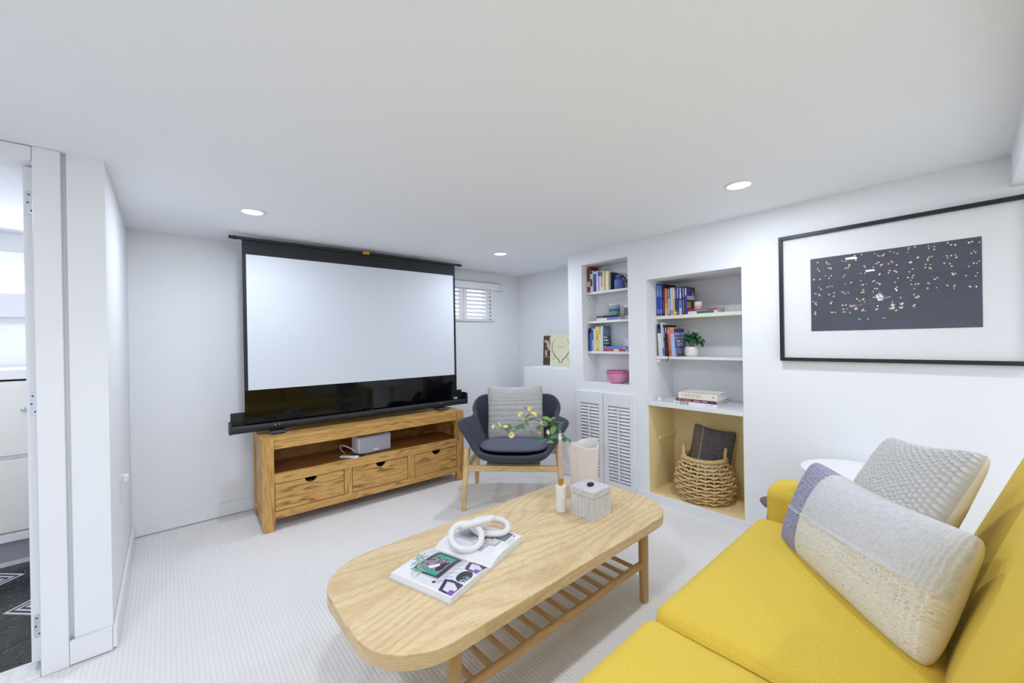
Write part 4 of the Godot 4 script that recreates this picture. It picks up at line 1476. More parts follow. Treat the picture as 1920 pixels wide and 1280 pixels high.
# u: outer edge 0 -> spine 1; v: far 0 -> near 1
func page_left() -> Image:
	var im := Image.create(256, 320, false, Image.FORMAT_RGB8)
	im.fill(Color(0.94, 0.94, 0.95))
	var r := RandomNumberGenerator.new()
	r.seed = 12
	# room photograph printed across the page, its floor towards the near edge
	fill_poly(im, [[0.05, 0.30], [0.55, 0.0], [0.97, 0.05], [0.97, 0.97], [0.05, 0.97]], Color(0.89, 0.89, 0.91))
	fill_poly(im, [[0.22, 0.16], [0.94, 0.16], [0.94, 0.66], [0.22, 0.62]], Color(0.70, 0.70, 0.73))
	fill_poly(im, [[0.24, 0.30], [0.30, 0.17], [0.90, 0.19], [0.88, 0.60], [0.26, 0.62]], Color(0.20, 0.19, 0.24))
	fill_poly(im, [[0.28, 0.30], [0.32, 0.22], [0.84, 0.23], [0.83, 0.54], [0.29, 0.55]], Color(0.58, 0.52, 0.58))
	fill_poly(im, [[0.74, 0.23], [0.84, 0.23], [0.83, 0.54], [0.73, 0.54]], Color(0.14, 0.68, 0.48))
	fill_poly(im, [[0.29, 0.28], [0.36, 0.22], [0.37, 0.55], [0.29, 0.55]], Color(0.15, 0.68, 0.50))
	for k in 90:
		fill_ell(im, r.randf_range(0.40, 0.72), r.randf_range(0.25, 0.52), 0.022, 0.013, [Color(0.30, 0.27, 0.34), Color(0.68, 0.62, 0.68), Color(0.22, 0.2, 0.26)][k % 3])
	fill_ell(im, 0.52, 0.48, 0.13, 0.045, Color(0.14, 0.13, 0.18))
	fill_poly(im, [[0.42, 0.30], [0.58, 0.40], [0.54, 0.45], [0.40, 0.38]], Color(0.92, 0.92, 0.94))
	for k in 150:
		var q := r.randf()
		fill_ell(im, 0.62 - 0.42 * q + r.randf_range(-0.10, 0.10), 0.02 + 0.26 * q + r.randf_range(-0.06, 0.10), 0.020, 0.010, Color(0.35, 0.56, 0.46).lerp(Color(0.66, 0.78, 0.71), r.randf()))
	fill_poly(im, [[0.16, 0.62], [0.90, 0.64], [0.90, 0.70], [0.16, 0.70]], Color(0.80, 0.80, 0.83))
	for k in 5:
		fill_poly(im, [[0.20 + k * 0.12, 0.66], [0.22 + k * 0.12, 0.66], [0.30 + k * 0.12, 0.76], [0.28 + k * 0.12, 0.76]], Color(0.68, 0.68, 0.72))
	# purple armchairs and a dark round table along the near side
	for o in [0.0, 0.62]:
		fill_poly(im, [[0.04 + o, 0.78], [0.30 + o, 0.70], [0.34 + o, 0.80], [0.32 + o, 0.985], [0.03 + o, 0.985]], Color(0.26, 0.14, 0.32))
		fill_poly(im, [[0.08 + o, 0.82], [0.27 + o, 0.76], [0.29 + o, 0.86], [0.20 + o, 0.97], [0.07 + o, 0.97]], Color(0.88, 0.86, 0.90))
		fill_poly(im, [[0.03 + o, 0.90], [0.14 + o, 0.90], [0.14 + o, 0.985], [0.03 + o, 0.985]], Color(0.50, 0.34, 0.66))
	fill_ell(im, 0.50, 0.88, 0.15, 0.095, Color(0.15, 0.14, 0.17))
	for k in 26:
		fill_ell(im, r.randf_range(0.36, 0.52), r.randf_range(0.88, 0.97), 0.022, 0.006, Color(0.55, 0.70, 0.76))
	fill_ell(im, 0.16, 0.62, 0.03, 0.025, Color(0.2, 0.2, 0.24))
	return im

# u: spine 0 -> outer 1
func page_right() -> Image:
	var im := Image.create(256, 320, false, Image.FORMAT_RGB8)
	im.fill(Color(0.94, 0.94, 0.95))
	fill_poly(im, [[0.36, 0.06], [0.90, 0.06], [0.90, 0.46], [0.36, 0.46]], Color(0.78, 0.78, 0.81))
	fill_poly(im, [[0.46, 0.12], [0.72, 0.16], [0.70, 0.42], [0.44, 0.38]], Color(0.64, 0.64, 0.68))
	fill_poly(im, [[0.70, 0.20], [0.74, 0.20], [0.80, 0.44], [0.76, 0.44]], Color(0.36, 0.36, 0.40))
	fill_poly(im, [[0.62, 0.50], [0.90, 0.50], [0.90, 0.68], [0.62, 0.68]], Color(0.44, 0.32, 0.40))
	for k in 14:
		fill_ell(im, 0.64 + 0.02 * (k % 7) * 1.9, 0.53 + 0.09 * (k / 7), 0.026, 0.022, [Color(0.24, 0.22, 0.26), Color(0.74, 0.62, 0.70), Color(0.50, 0.34, 0.44)][k % 3])
	fill_poly(im, [[0.46, 0.48], [0.62, 0.48], [0.62, 0.60], [0.46, 0.60]], Color(0.62, 0.36, 0.42))
	fill_poly(im, [[0.66, 0.69], [0.96, 0.67], [0.96, 0.87], [0.66, 0.87]], Color(0.24, 0.25, 0.29))
	fill_poly(im, [[0.69, 0.71], [0.93, 0.69], [0.93, 0.85], [0.69, 0.85]], Color(0.50, 0.53, 0.60))
	fill_poly(im, [[0.42, 0.63], [0.62, 0.61], [0.64, 0.83], [0.44, 0.83]], Color(0.62, 0.62, 0.65))
	fill_poly(im, [[0.44, 0.65], [0.60, 0.63], [0.62, 0.80], [0.46, 0.80]], Color(0.84, 0.83, 0.82))
	fill_poly(im, [[0.20, 0.50], [0.42, 0.52], [0.42, 0.74], [0.20, 0.72]], Color(0.74, 0.74, 0.77))
	for k in 5:
		fill_poly(im, [[0.62, 0.89 + k * 0.018], [0.84, 0.89 + k * 0.018], [0.84, 0.896 + k * 0.018], [0.62, 0.896 + k * 0.018]], Color(0.72, 0.72, 0.75))
	fill_poly(im, [[0.88, 0.89], [0.93, 0.89], [0.93, 0.92], [0.88, 0.92]], Color(0.55, 0.30, 0.40))
	return im

# upright book: spine faces -x, base corner at origin, thickness along z
func book(label: String, pos: Vector3, th: float, h: float, d: float, col: Color, bands := [], lean := 0.0, group := "", shown := Color(0, 0, 0, 0)) -> Node3D:
	var t := thing("book", label, "book", pos, Vector3(lean, 0, 0), group)
	var cm := mat(col, 0.5)
	part("spine", bx(Vector3(0, 0, 0.0003), Vector3(0.003, h, th - 0.0003), 0.0008), cm, t)
	part("cover_board", bx(Vector3(0.003, 0, 0.0003), Vector3(d, h, 0.0022), 0.0004), cm, t)
	part("cover_board", bx(Vector3(0.003, 0, th - 0.0022), Vector3(d, h, th - 0.0003), 0.0004), cm if shown.a == 0.0 else mat(shown, 0.5), t)
	part("page_block", bx(Vector3(0.003, 0.002, 0.0022), Vector3(d - 0.004, h - 0.003, th - 0.0022), 0.0003), M.paper, t)
	for b in bands:   # [from, to, colour, side inset]
		var inset: float = th * (b[3] if b.size() > 3 else 0.06)
		part("spine_print", bx(Vector3(-0.0006, b[0] * h, inset), Vector3(0.0002, b[1] * h, th - inset), 0.0002), mat(b[2], 0.5), t)
	return t

# flat book: spine faces -x, length along z
func flat_book(label: String, pos: Vector3, l: float, th: float, d: float, col: Color, turn := 0.0, group := "", pages := Color(0.93, 0.92, 0.9)) -> Node3D:
	var t := thing("book", label, "book", pos, Vector3(0, turn, 0), group)
	var cm := mat(col, 0.5)
	part("spine", bx(Vector3(0, 0, 0), Vector3(0.003, th, l), 0.001), cm, t)
	part("cover_board", bx(Vector3(0.003, 0, 0), Vector3(d, 0.0022, l), 0.0005), cm, t)
	part("cover_board", bx(Vector3(0.003, th - 0.0022, 0), Vector3(d, th, l), 0.0005), cm, t)
	part("page_block", bx(Vector3(0.003, 0.0022, 0.003), Vector3(d - 0.004, th - 0.0022, l - 0.003), 0.0004), mat(pages, 0.8), t)
	return t

func shelf_things() -> void:
	# ---- narrow niche, top shelf
	var y := 1.6352
	var x := 2.985
	var g := "upright books on the top niche shelf"
	var W := Color(0.90, 0.90, 0.90)
	book("tall rust brown book at the left end of the top niche shelf", Vector3(x, y, 1.321), 0.031, 0.226, 0.125, rgb(128, 52, 34), [[0.22, 0.42, rgb(214, 196, 184)], [0.02, 0.08, rgb(150, 120, 70)], [0.92, 0.98, rgb(150, 120, 70)]], 0.0, g)
	book("white spined book with a purple square beside the rust brown book", Vector3(x, y, 1.3535), 0.030, 0.187, 0.12, rgb(226, 218, 222), [[0.28, 0.62, rgb(66, 24, 84), 0.2], [0.85, 0.98, rgb(70, 74, 80)]], 0.0, g)
	book("thin violet blue book with a pale top on the top niche shelf", Vector3(x, y, 1.3845), 0.015, 0.184, 0.115, rgb(92, 84, 170), [[0.84, 0.97, rgb(170, 214, 222)]], 0.0, g)
	book("thin navy book on the top niche shelf", Vector3(x, y, 1.4005), 0.018, 0.180, 0.115, rgb(30, 28, 84), [[0.86, 0.96, rgb(220, 224, 230)]], 0.0, g)
	book("white and pale blue spined book on the top niche shelf", Vector3(x, y, 1.4195), 0.0165, 0.178, 0.115, rgb(222, 226, 232), [[0.5, 0.95, rgb(176, 190, 230), 0.3]], 0.0, g)
	book("light blue book with a pink stripe on the top niche shelf", Vector3(x, y, 1.4368), 0.0165, 0.174, 0.115, rgb(160, 180, 232), [[0.05, 0.7, rgb(214, 140, 206), 0.35], [0.76, 0.96, rgb(40, 60, 150), 0.1]], 0.0, g)
	book("white book with a blue ringed top on the top niche shelf", Vector3(x, y, 1.454), 0.0145, 0.172, 0.115, rgb(214, 216, 236), [[0.74, 0.97, rgb(46, 62, 160), 0.1], [0.8, 0.9, W, 0.3]], 0.0, g)
	book("white book with an orange and green spine picture on the top niche shelf", Vector3(x, y, 1.469), 0.0185, 0.170, 0.115, rgb(232, 226, 216), [[0.2, 0.7, rgb(214, 140, 40), 0.2], [0.72, 0.97, rgb(52, 104, 92), 0.1]], 0.0, g)
	book("cream book left of the gold striped one on the top niche shelf", Vector3(x, y, 1.488), 0.013, 0.166, 0.115, rgb(234, 230, 208), [], 0.0, g)
	book("thin gold spined book on the top niche shelf", Vector3(x, y, 1.5015), 0.0125, 0.163, 0.115, rgb(208, 164, 56), [], 0.0, g)
	book("thick cream book beside the blue bottle", Vector3(x, y, 1.5145), 0.0315, 0.161, 0.115, rgb(236, 232, 206), [[0.9, 0.96, rgb(226, 220, 180)]], 0.0, g)
	book("short dark navy book behind the blue bottle", Vector3(x + 0.028, y, 1.5465), 0.016, 0.150, 0.10, rgb(34, 34, 66), [], 0.0, g, rgb(40, 40, 74))
	var bo := thing("bottle", "blue enamel bottle with a dark stopper on the top niche shelf", "bottle", Vector3(3.028, y, 1.622))
	var blue := mat(rgb(88, 108, 178), 0.3)
	part("body", lat([[0.0001, 0.0], [0.040, 0.0], [0.043, 0.004], [0.043, 0.066], [0.040, 0.078], [0.026, 0.092], [0.025, 0.100], [0.0001, 0.100]], 28), blue, bo)
	part("cap", lat([[0.0001, 0.098], [0.030, 0.098], [0.031, 0.104], [0.028, 0.116], [0.014, 0.126], [0.0001, 0.128]], 24), blue, bo)
	part("strap", tub([Vector3(0.0, 0.118, 0.022), Vector3(0.0, 0.098, 0.045), Vector3(0.0, 0.070, 0.066), Vector3(0.0, 0.056, 0.072)], 0.005, 8), M.black, bo)
	part("stopper", rb(Vector3(-0.009, 0.045, 0.064), Vector3(0.009, 0.072, 0.082), 0.005), M.black, bo)
	# ---- second niche shelf
	y = 1.3832
	g = "flat books on the second niche shelf"
	var f1 := flat_book("white flat book with a violet spine panel under the black one", Vector3(2.982, y, 1.419), 0.225, 0.022, 0.12, rgb(232, 232, 230), 0.0, g)
	part("spine_print", bx(Vector3(-0.0006, 0.002, 0.105), Vector3(0.0002, 0.020, 0.222), 0.0002), mat(rgb(128, 120, 206), 0.5), f1)
	var f2 := flat_book("thin black flat book under the candle jar", Vector3(2.980, y + 0.0222, 1.421), 0.225, 0.017, 0.12, rgb(30, 32, 42), 0.0, g)
	part("spine_print", bx(Vector3(-0.0006, 0.006, 0.01), Vector3(0.0002, 0.010, 0.06), 0.0002), mat(rgb(150, 152, 158), 0.5), f2)
	var jar := thing("candle_jar", "glass candle jar printed with a blue grey landscape on the flat books", "candle jar", Vector3(3.035, y + 0.0394, 1.566))
	var band := func(px: int, py: int) -> Color:
		var q := py / 63.0
		var nz := wn2.get_noise_2d(px * 0.12, py * 0.2) * 0.12
		if q < 0.10:
			return rgb(150, 176, 188)
		if q + nz < 0.34:
			return rgb(142, 168, 182)
		if q + nz < 0.62:
			return rgb(70, 100, 122)
		return rgb(116, 156, 162)
	var jm := textured(tex(image(64, 64, band)), Vector2(1, 1), 0.25)
	var jb := MB.new()
	var jr := []
	var juv := []
	for q in [[0.0001, 0.0, 1], [0.043, 0.0, 1], [0.0445, 0.003, 0.98], [0.0445, 0.080, 0.0], [0.042, 0.081, 0.0], [0.042, 0.062, 0.05], [0.0001, 0.062, 0.05]]:
		var r := PackedVector3Array()
		var l := []
		for k in 29:
			r.append(Vector3(q[0] * cos(TAU * k / 28.0), q[1], q[0] * sin(TAU * k / 28.0)))
			l.append(Vector2(k / 28.0, q[2]))
		jr.append(r)
		juv.append(l)
	jb.grid(jr, false, false, true, juv)
	part("body", jb, jm, jar)
	part("lid", lat([[0.0001, 0.081], [0.044, 0.081], [0.045, 0.083], [0.045, 0.094], [0.043, 0.096], [0.0001, 0.096]], 28), mat(rgb(206, 214, 220), 0.4), jar)
	var pf := thing("photo_frame", "small white box frame at the right of the second niche shelf", "photo frame", Vector3(3.055, y, 1.668), Vector3(0, 0, -0.06))
	part("frame", boxes([[0, 0.02, 0, 0.125, -0.058, -0.034], [0, 0.02, 0, 0.125, 0.054, 0.078], [0, 0.02, 0, 0.034, -0.034, 0.054], [0, 0.02, 0.10, 0.125, -0.034, 0.054]], 0.001), mat(rgb(226, 228, 224), 0.5), pf)
	part("picture", boxes([[0.012, 0.016, 0.034, 0.10, -0.034, 0.054]]), mat(rgb(150, 156, 160), 0.6), pf)
	# ---- third niche shelf
	y = 1.1212
	g = "upright books on the third niche shelf"
	book("dark navy book at the left end of the third niche shelf", Vector3(x, y, 1.3235), 0.0125, 0.196, 0.125, rgb(34, 40, 84), [], 0.0, g)
	book("bright blue book with a white tab on the third niche shelf", Vector3(x, y, 1.3365), 0.0255, 0.203, 0.125, rgb(74, 110, 196), [[0.78, 0.98, rgb(30, 34, 60)], [0.80, 0.96, W, 0.35]], 0.0, g)
	book("blue and white book with a small figure on the third niche shelf", Vector3(x, y, 1.3625), 0.0225, 0.197, 0.12, rgb(196, 206, 220), [[0.5, 0.96, rgb(60, 90, 168), 0.2], [0.05, 0.25, rgb(60, 56, 60), 0.45]], 0.0, g)
	book("pale teal white book on the third niche shelf", Vector3(x, y, 1.3855), 0.0135, 0.194, 0.12, rgb(200, 224, 232), [], 0.0, g)
	book("yellow book with red spine lettering on the third niche shelf", Vector3(x, y, 1.3995), 0.0395, 0.211, 0.12, rgb(228, 206, 130), [[0.45, 0.72, rgb(212, 66, 48), 0.4], [0.72, 0.85, rgb(220, 120, 70), 0.4], [0.02, 0.10, rgb(214, 72, 54), 0.35]], 0.0, g)
	book("yellow green book on the third niche shelf", Vector3(x, y, 1.4395), 0.0205, 0.205, 0.12, rgb(190, 206, 110), [[0.05, 0.7, rgb(226, 232, 226), 0.2]], 0.0, g)
	var ib := book("white spined travel book with a blue mountain cover on the third niche shelf", Vector3(x, y, 1.4605), 0.0185, 0.217, 0.115, rgb(216, 224, 236), [], 0.0, g, rgb(110, 134, 166))
	part("cover_print", boxes([[0.004, 0.113, 0.08, 0.135, 0.0183, 0.0189]]), mat(rgb(74, 98, 120), 0.6), ib)
	part("cover_print", boxes([[0.004, 0.113, 0.003, 0.08, 0.0183, 0.0189]]), mat(rgb(46, 60, 84), 0.6), ib)
	for k in 4:
		part("cover_lettering", boxes([[0.012, [0.060, 0.075, 0.090, 0.045][k], 0.112 - k * 0.026, 0.126 - k * 0.026, 0.0189, 0.0193]]), mat([rgb(228, 230, 232), rgb(228, 230, 232), rgb(190, 206, 110), rgb(190, 206, 110)][k], 0.5), ib)
	g = "flat books on the third niche shelf"
	var f3 := flat_book("red and white flat book at the bottom of the third niche shelf stack", Vector3(2.983, y, 1.483), 0.24, 0.019, 0.12, rgb(206, 74, 72), 0.0, g)
	part("spine_print", bx(Vector3(-0.0006, 0.001, 0.105), Vector3(0.0002, 0.018, 0.150), 0.0002), mat(W, 0.5), f3)
	part("spine_print", bx(Vector3(-0.0006, 0.001, 0.215), Vector3(0.0002, 0.018, 0.24), 0.0002), mat(rgb(190, 196, 190), 0.5), f3)
	var f4 := flat_book("blue flat book on top of the red and white one", Vector3(2.985, y + 0.0192, 1.482), 0.235, 0.021, 0.12, rgb(106, 136, 198), 0.0, g)
	part("spine_print", bx(Vector3(-0.0006, 0.005, 0.195), Vector3(0.0002, 0.016, 0.212), 0.0002), mat(W, 0.5), f4)
	# ---- pink bowl
	var bw := thing("bowl", "pink glass bowl on the floor of the narrow niche", "bowl", Vector3(3.015, 0.8572, 1.595))
	var pk := mat(rgb(226, 150, 182), 0.25)
	part("body", lat([[0.0001, 0.0], [0.045, 0.0], [0.062, 0.008], [0.080, 0.035], [0.087, 0.065], [0.088, 0.080], [0.084, 0.080], [0.080, 0.060], [0.060, 0.018], [0.0001, 0.012]], 40), pk, bw)
	part("rim_band", lat([[0.088, 0.080], [0.091, 0.084], [0.092, 0.100], [0.090, 0.105], [0.086, 0.104], [0.084, 0.080]], 40), mat(rgb(206, 112, 160), 0.3), bw)
	# ---- wide alcove, upper shelf
	y = 1.3952
	x = 3.05
	g = "upright travel books on the upper alcove shelf"
	book("tall blue book at the left end of the upper alcove shelf", Vector3(x, y, 1.9385), 0.026, 0.248, 0.17, rgb(52, 74, 180), [[0.60, 0.94, rgb(124, 160, 226), 0.12], [0.09, 0.2, rgb(206, 214, 236), 0.38]], 0.0, g)
	book("second tall blue book on the upper alcove shelf", Vector3(x, y, 1.9648), 0.0185, 0.247, 0.17, rgb(60, 84, 196), [[0.60, 0.94, rgb(110, 150, 222), 0.2], [0.09, 0.2, rgb(206, 214, 236), 0.35]], 0.0, g)
	book("black book with a brown spine edge on the upper alcove shelf", Vector3(x, y, 1.9838), 0.021, 0.242, 0.185, rgb(20, 18, 24), [[0.55, 0.8, rgb(90, 60, 54), 0.35], [0.1, 0.5, rgb(140, 130, 140), 0.42]], 0.0, g)
	book("orange book fading to tan on the upper alcove shelf", Vector3(x, y, 2.0053), 0.024, 0.207, 0.13, rgb(226, 176, 124), [[0.45, 1.0, rgb(214, 112, 66), 0.02], [0.25, 0.45, rgb(222, 142, 92), 0.02]], 0.0, g)
	book("white and navy spined book on the upper alcove shelf", Vector3(x, y, 2.0298), 0.0183, 0.206, 0.13, rgb(34, 38, 72), [[0.04, 0.62, rgb(196, 220, 230), 0.22], [0.66, 0.95, rgb(170, 190, 210), 0.3]], 0.0, g)
	book("pale blue white book on the upper alcove shelf", Vector3(x, y, 2.0485), 0.0215, 0.208, 0.13, rgb(196, 208, 230), [[0.02, 0.18, rgb(140, 150, 186), 0.05]], 0.0, g)
	book("yellow book with a cream top on the upper alcove shelf", Vector3(x, y, 2.0705), 0.014, 0.206, 0.13, rgb(236, 190, 56), [[0.6, 0.98, rgb(238, 222, 170), 0.05]], 0.0, g)
	book("indigo book with a colourful foot on the upper alcove shelf", Vector3(x, y, 2.085), 0.0152, 0.206, 0.13, rgb(58, 58, 140), [[0.02, 0.12, rgb(220, 206, 196), 0.05], [0.12, 0.2, rgb(180, 70, 90), 0.1], [0.6, 0.9, rgb(196, 200, 230), 0.4]], 0.0, g)
	book("dark blue book with white spine lettering on the upper alcove shelf", Vector3(x, y, 2.1005), 0.0153, 0.207, 0.13, rgb(40, 46, 132), [[0.6, 0.97, rgb(222, 226, 240), 0.32], [0.02, 0.14, rgb(120, 84, 70), 0.1]], 0.0, g)
	book("blue book with a sky coloured lower spine on the upper alcove shelf", Vector3(x, y, 2.1162), 0.0240, 0.205, 0.13, rgb(50, 58, 150), [[0.27, 0.52, rgb(92, 140, 206), 0.06], [0.0, 0.25, rgb(190, 198, 232), 0.06], [0.58, 0.82, rgb(226, 230, 240), 0.3], [0.84, 0.96, rgb(170, 186, 226), 0.25]], 0.0, g)
	book("dark grey spined book with pale lettering on the upper alcove shelf", Vector3(x, y, 2.1407), 0.0200, 0.204, 0.13, rgb(44, 44, 70), [[0.05, 0.55, rgb(150, 146, 150), 0.38], [0.62, 0.95, rgb(180, 180, 186), 0.34]], 0.0, g)
	var du := book("purple spined travel guide titled DUBAI beside the mug", Vector3(x, y, 2.1612), 0.0135, 0.203, 0.135, rgb(70, 60, 150), [[0.68, 0.94, rgb(226, 228, 240), 0.2]], 0.0, g, rgb(18, 20, 36))
	var z1 := 0.0135
	part("cover_print", boxes([[0.003, 0.082, 0.105, 0.202, z1 - 0.0002, z1 + 0.0004]]), mat(rgb(52, 60, 140), 0.5), du)
	part("cover_print", boxes([[0.006, 0.072, 0.012, 0.094, z1 - 0.0002, z1 + 0.0004]]), mat(rgb(178, 136, 70), 0.5), du)
	part("cover_print", boxes([[0.006, 0.060, 0.012, 0.045, z1 + 0.0004, z1 + 0.0008]]), mat(rgb(70, 44, 30), 0.5), du)
	var tw := MB.new()
	tw.xf = at(0.100, 0.13, z1)
	tw.extrude(PackedVector2Array([Vector2(-0.010, 0), Vector2(0.010, 0), Vector2(0.010, 0.02), Vector2(0.001, 0.058), Vector2(-0.004, 0.02)]), 0.0006, 0.0001)
	part("cover_print", tw, mat(rgb(226, 228, 232), 0.5), du)
	text(du, "DUBAI", 0.040, mat(rgb(236, 238, 242), 0.5), at(0.068, 0.122, z1 + 0.0006), "cover_lettering")
	g = "flat books on the upper alcove shelf"
	var f5 := flat_book("white and green flat book at the bottom beside the travel guides", Vector3(3.056, y, 2.178), 0.205, 0.019, 0.14, rgb(228, 230, 226), 0.0, g)
	part("spine_print", bx(Vector3(-0.0006, 0.001, 0.065), Vector3(0.0002, 0.018, 0.185), 0.0002), mat(rgb(24, 122, 92), 0.5), f5)
	var f6 := flat_book("magenta flat book with an orange end under the mug", Vector3(3.060, y + 0.0192, 2.176), 0.207, 0.017, 0.135, rgb(142, 56, 118), 0.0, g)
	part("spine_print", bx(Vector3(-0.0006, 0.009, 0.15), Vector3(0.0002, 0.0165, 0.207), 0.0002), mat(rgb(222, 110, 60), 0.5), f6)
	part("spine_print", bx(Vector3(-0.0006, 0.004, 0.06), Vector3(0.0002, 0.008, 0.14), 0.0002), mat(rgb(210, 190, 210), 0.5), f6)
	var mg := thing("mug", "white mug with a faded gold pattern on the magenta flat book", "mug", Vector3(3.122, y + 0.0364, 2.226))
	part("body", lat([[0.0001, 0.0], [0.026, 0.0], [0.0285, 0.003], [0.029, 0.052], [0.028, 0.0545], [0.0265, 0.052], [0.026, 0.006], [0.0001, 0.005]], 28), mat(rgb(232, 230, 226), 0.3), mg)
	part("gold_band", lat([[0.0288, 0.010], [0.0293, 0.011], [0.0294, 0.022], [0.0289, 0.023]], 28), mat(rgb(206, 178, 110), 0.4), mg)
	var gl := thing("eyeglasses", "thin wire eyeglasses lying right of the flat books", "eyeglasses", Vector3(3.12, y, 2.43), Vector3(0, 0.3, 0))
	for s in [-1, 1]:
		var ring := []
		for q in rrect(0.044, 0.032, 0.014, 5):
			ring.append(Vector3(0.0, 0.0172 + q.y, q.x + s * 0.028))
		part("lens_rim", tub(ring, 0.0011, 6, true), M.steel, gl)
		part("temple", tub([Vector3(0, 0.022, s * 0.05), Vector3(0.04, 0.016, s * 0.05), Vector3(0.11, 0.003, s * 0.04)], 0.0011, 6), M.steel, gl)
	part("bridge", tub([Vector3(0, 0.022, -0.007), Vector3(0, 0.025, 0), Vector3(0, 0.022, 0.007)], 0.0011, 6), M.steel, gl)
	# ---- wide alcove, middle shelf: leaning books
	y = 1.0862
	x = 3.03
	g = "leaning books on the middle alcove shelf"
	var ln := -0.055
	book("thick white book with a photo band leaning at the left of the middle alcove shelf", Vector3(x, y, 1.962), 0.031, 0.250, 0.15, rgb(228, 226, 224), [[0.70, 0.99, rgb(58, 64, 92), 0.05], [0.84, 0.94, rgb(176, 190, 216), 0.3], [0.08, 0.1, rgb(60, 40, 40), 0.42], [0.2, 0.22, rgb(60, 40, 40), 0.42]], ln, g)
	book("pale blue spined book leaning beside the thick white book", Vector3(x, y, 1.9945), 0.0125, 0.257, 0.17, rgb(206, 214, 226), [[0.02, 0.25, rgb(58, 110, 160), 0.1]], ln - 0.002, g)
	book("dark navy book with an amber top leaning on the middle alcove shelf", Vector3(x, y, 2.0085), 0.0140, 0.238, 0.19, rgb(36, 46, 84), [[0.6, 0.93, rgb(206, 208, 212), 0.3], [0.2, 0.5, rgb(200, 206, 200), 0.6]], ln - 0.004, g)
	book("black book with white lettering and a ribbon leaning on the middle alcove shelf", Vector3(x, y, 2.024), 0.0190, 0.229, 0.15, rgb(26, 24, 30), [[0.76, 0.94, rgb(228, 228, 228), 0.36], [0.1, 0.3, rgb(190, 190, 196), 0.5]], ln - 0.006, g)
	book("orange spined book leaning on the middle alcove shelf", Vector3(x, y, 2.0445), 0.0200, 0.218, 0.16, rgb(226, 106, 52), [[0.76, 0.92, rgb(236, 150, 140), 0.1], [0.1, 0.2, rgb(120, 44, 24), 0.3]], ln - 0.008, g, rgb(236, 196, 70))
	var mk := book("large travel book titled MAKE THE MOST OF YOUR TIME ON EARTH beside the plant", Vector3(x - 0.004, y, 2.0665), 0.0320, 0.206, 0.16, rgb(176, 192, 240), [[0.82, 0.98, rgb(236, 120, 108), 0.04], [0.02, 0.18, rgb(236, 186, 176), 0.3]], ln - 0.010, g, rgb(56, 60, 130))
	z1 = 0.032
	var wt := mat(rgb(214, 220, 240), 0.5)
	var ls := ["MAKE THE", "MOST OF YOUR", "TIME ON", "EARTH"]
	for k in 4:
		text(mk, ls[k], [0.030, 0.021, 0.032, 0.036][k], wt, at(0.080, 0.165 - k * 0.027, z1 + 0.0003), "cover_lettering")
	part("cover_print", boxes([[0.004, 0.156, 0.004, 0.062, z1 - 0.0003, z1 + 0.0004]]), mat(rgb(120, 136, 190), 0.5), mk)
	part("cover_print", boxes([[0.03, 0.12, 0.006, 0.020, z1 + 0.0004, z1 + 0.0007]]), mat(rgb(86, 96, 60), 0.5), mk)
	part("cover_print", boxes([[0.065, 0.088, 0.020, 0.036, z1 + 0.0004, z1 + 0.0007]]), mat(rgb(226, 190, 50), 0.5), mk)
	part("cover_print", boxes([[0.068, 0.084, 0.036, 0.046, z1 + 0.0004, z1 + 0.0007]]), mat(rgb(150, 66, 60), 0.5), mk)
	var rbn := part("ribbon_bookmark", tub([Vector3(3.026, 1.094, 2.046), Vector3(3.018, 1.088, 2.047), Vector3(3.0165, 1.075, 2.046), Vector3(3.015, 1.062, 2.040), Vector3(3.014, 1.05, 2.033)], [0.0022, 0.0022, 0.0024, 0.003, 0.0034], 6), M.black, self)
	tag(rbn, "black ribbon bookmark hanging over the middle alcove shelf edge", "ribbon")
	# ---- potted plant
	var pp := thing("potted_plant", "small green leafy plant in a white pot on the middle alcove shelf", "plant", Vector3(3.10, y, 2.181))
	part("pot", lat([[0.0001, 0.0], [0.036, 0.0], [0.044, 0.008], [0.0485, 0.030], [0.047, 0.060], [0.044, 0.072], [0.041, 0.072], [0.043, 0.055], [0.0001, 0.055]], 32), mat(rgb(236, 234, 226), 0.4), pp)
	part("soil", lat([[0.0001, 0.063], [0.0425, 0.060], [0.043, 0.054]], 20), mat(rgb(60, 46, 36), 0.9), pp)
	var lf := mat(rgb(44, 112, 62), 0.4)
	lf.backlight_enabled = true
	lf.backlight = rgb(24, 50, 20)
	lf.cull_mode = BaseMaterial3D.CULL_DISABLED
	var ld := lf.duplicate()
	ld.albedo_color = rgb(28, 80, 48)
	# each leaf: [tip offset z, tip offset y, tip offset x, width]
	var lv := [[-0.052, 0.115, -0.02, 0.026], [-0.022, 0.180, -0.01, 0.03], [0.05, 0.165, -0.012, 0.026], [0.105, 0.095, -0.02, 0.022], [0.098, 0.068, -0.028, 0.018], [0.062, 0.080, -0.04, 0.018], [-0.045, 0.095, -0.035, 0.024], [0.015, 0.12, -0.06, 0.03], [-0.01, 0.155, 0.03, 0.026], [0.04, 0.14, 0.03, 0.024], [-0.025, 0.10, -0.055, 0.024], [0.03, 0.105, -0.05, 0.026], [-0.04, 0.14, -0.03, 0.026], [0.075, 0.125, -0.03, 0.024], [0.0, 0.15, -0.04, 0.028]]
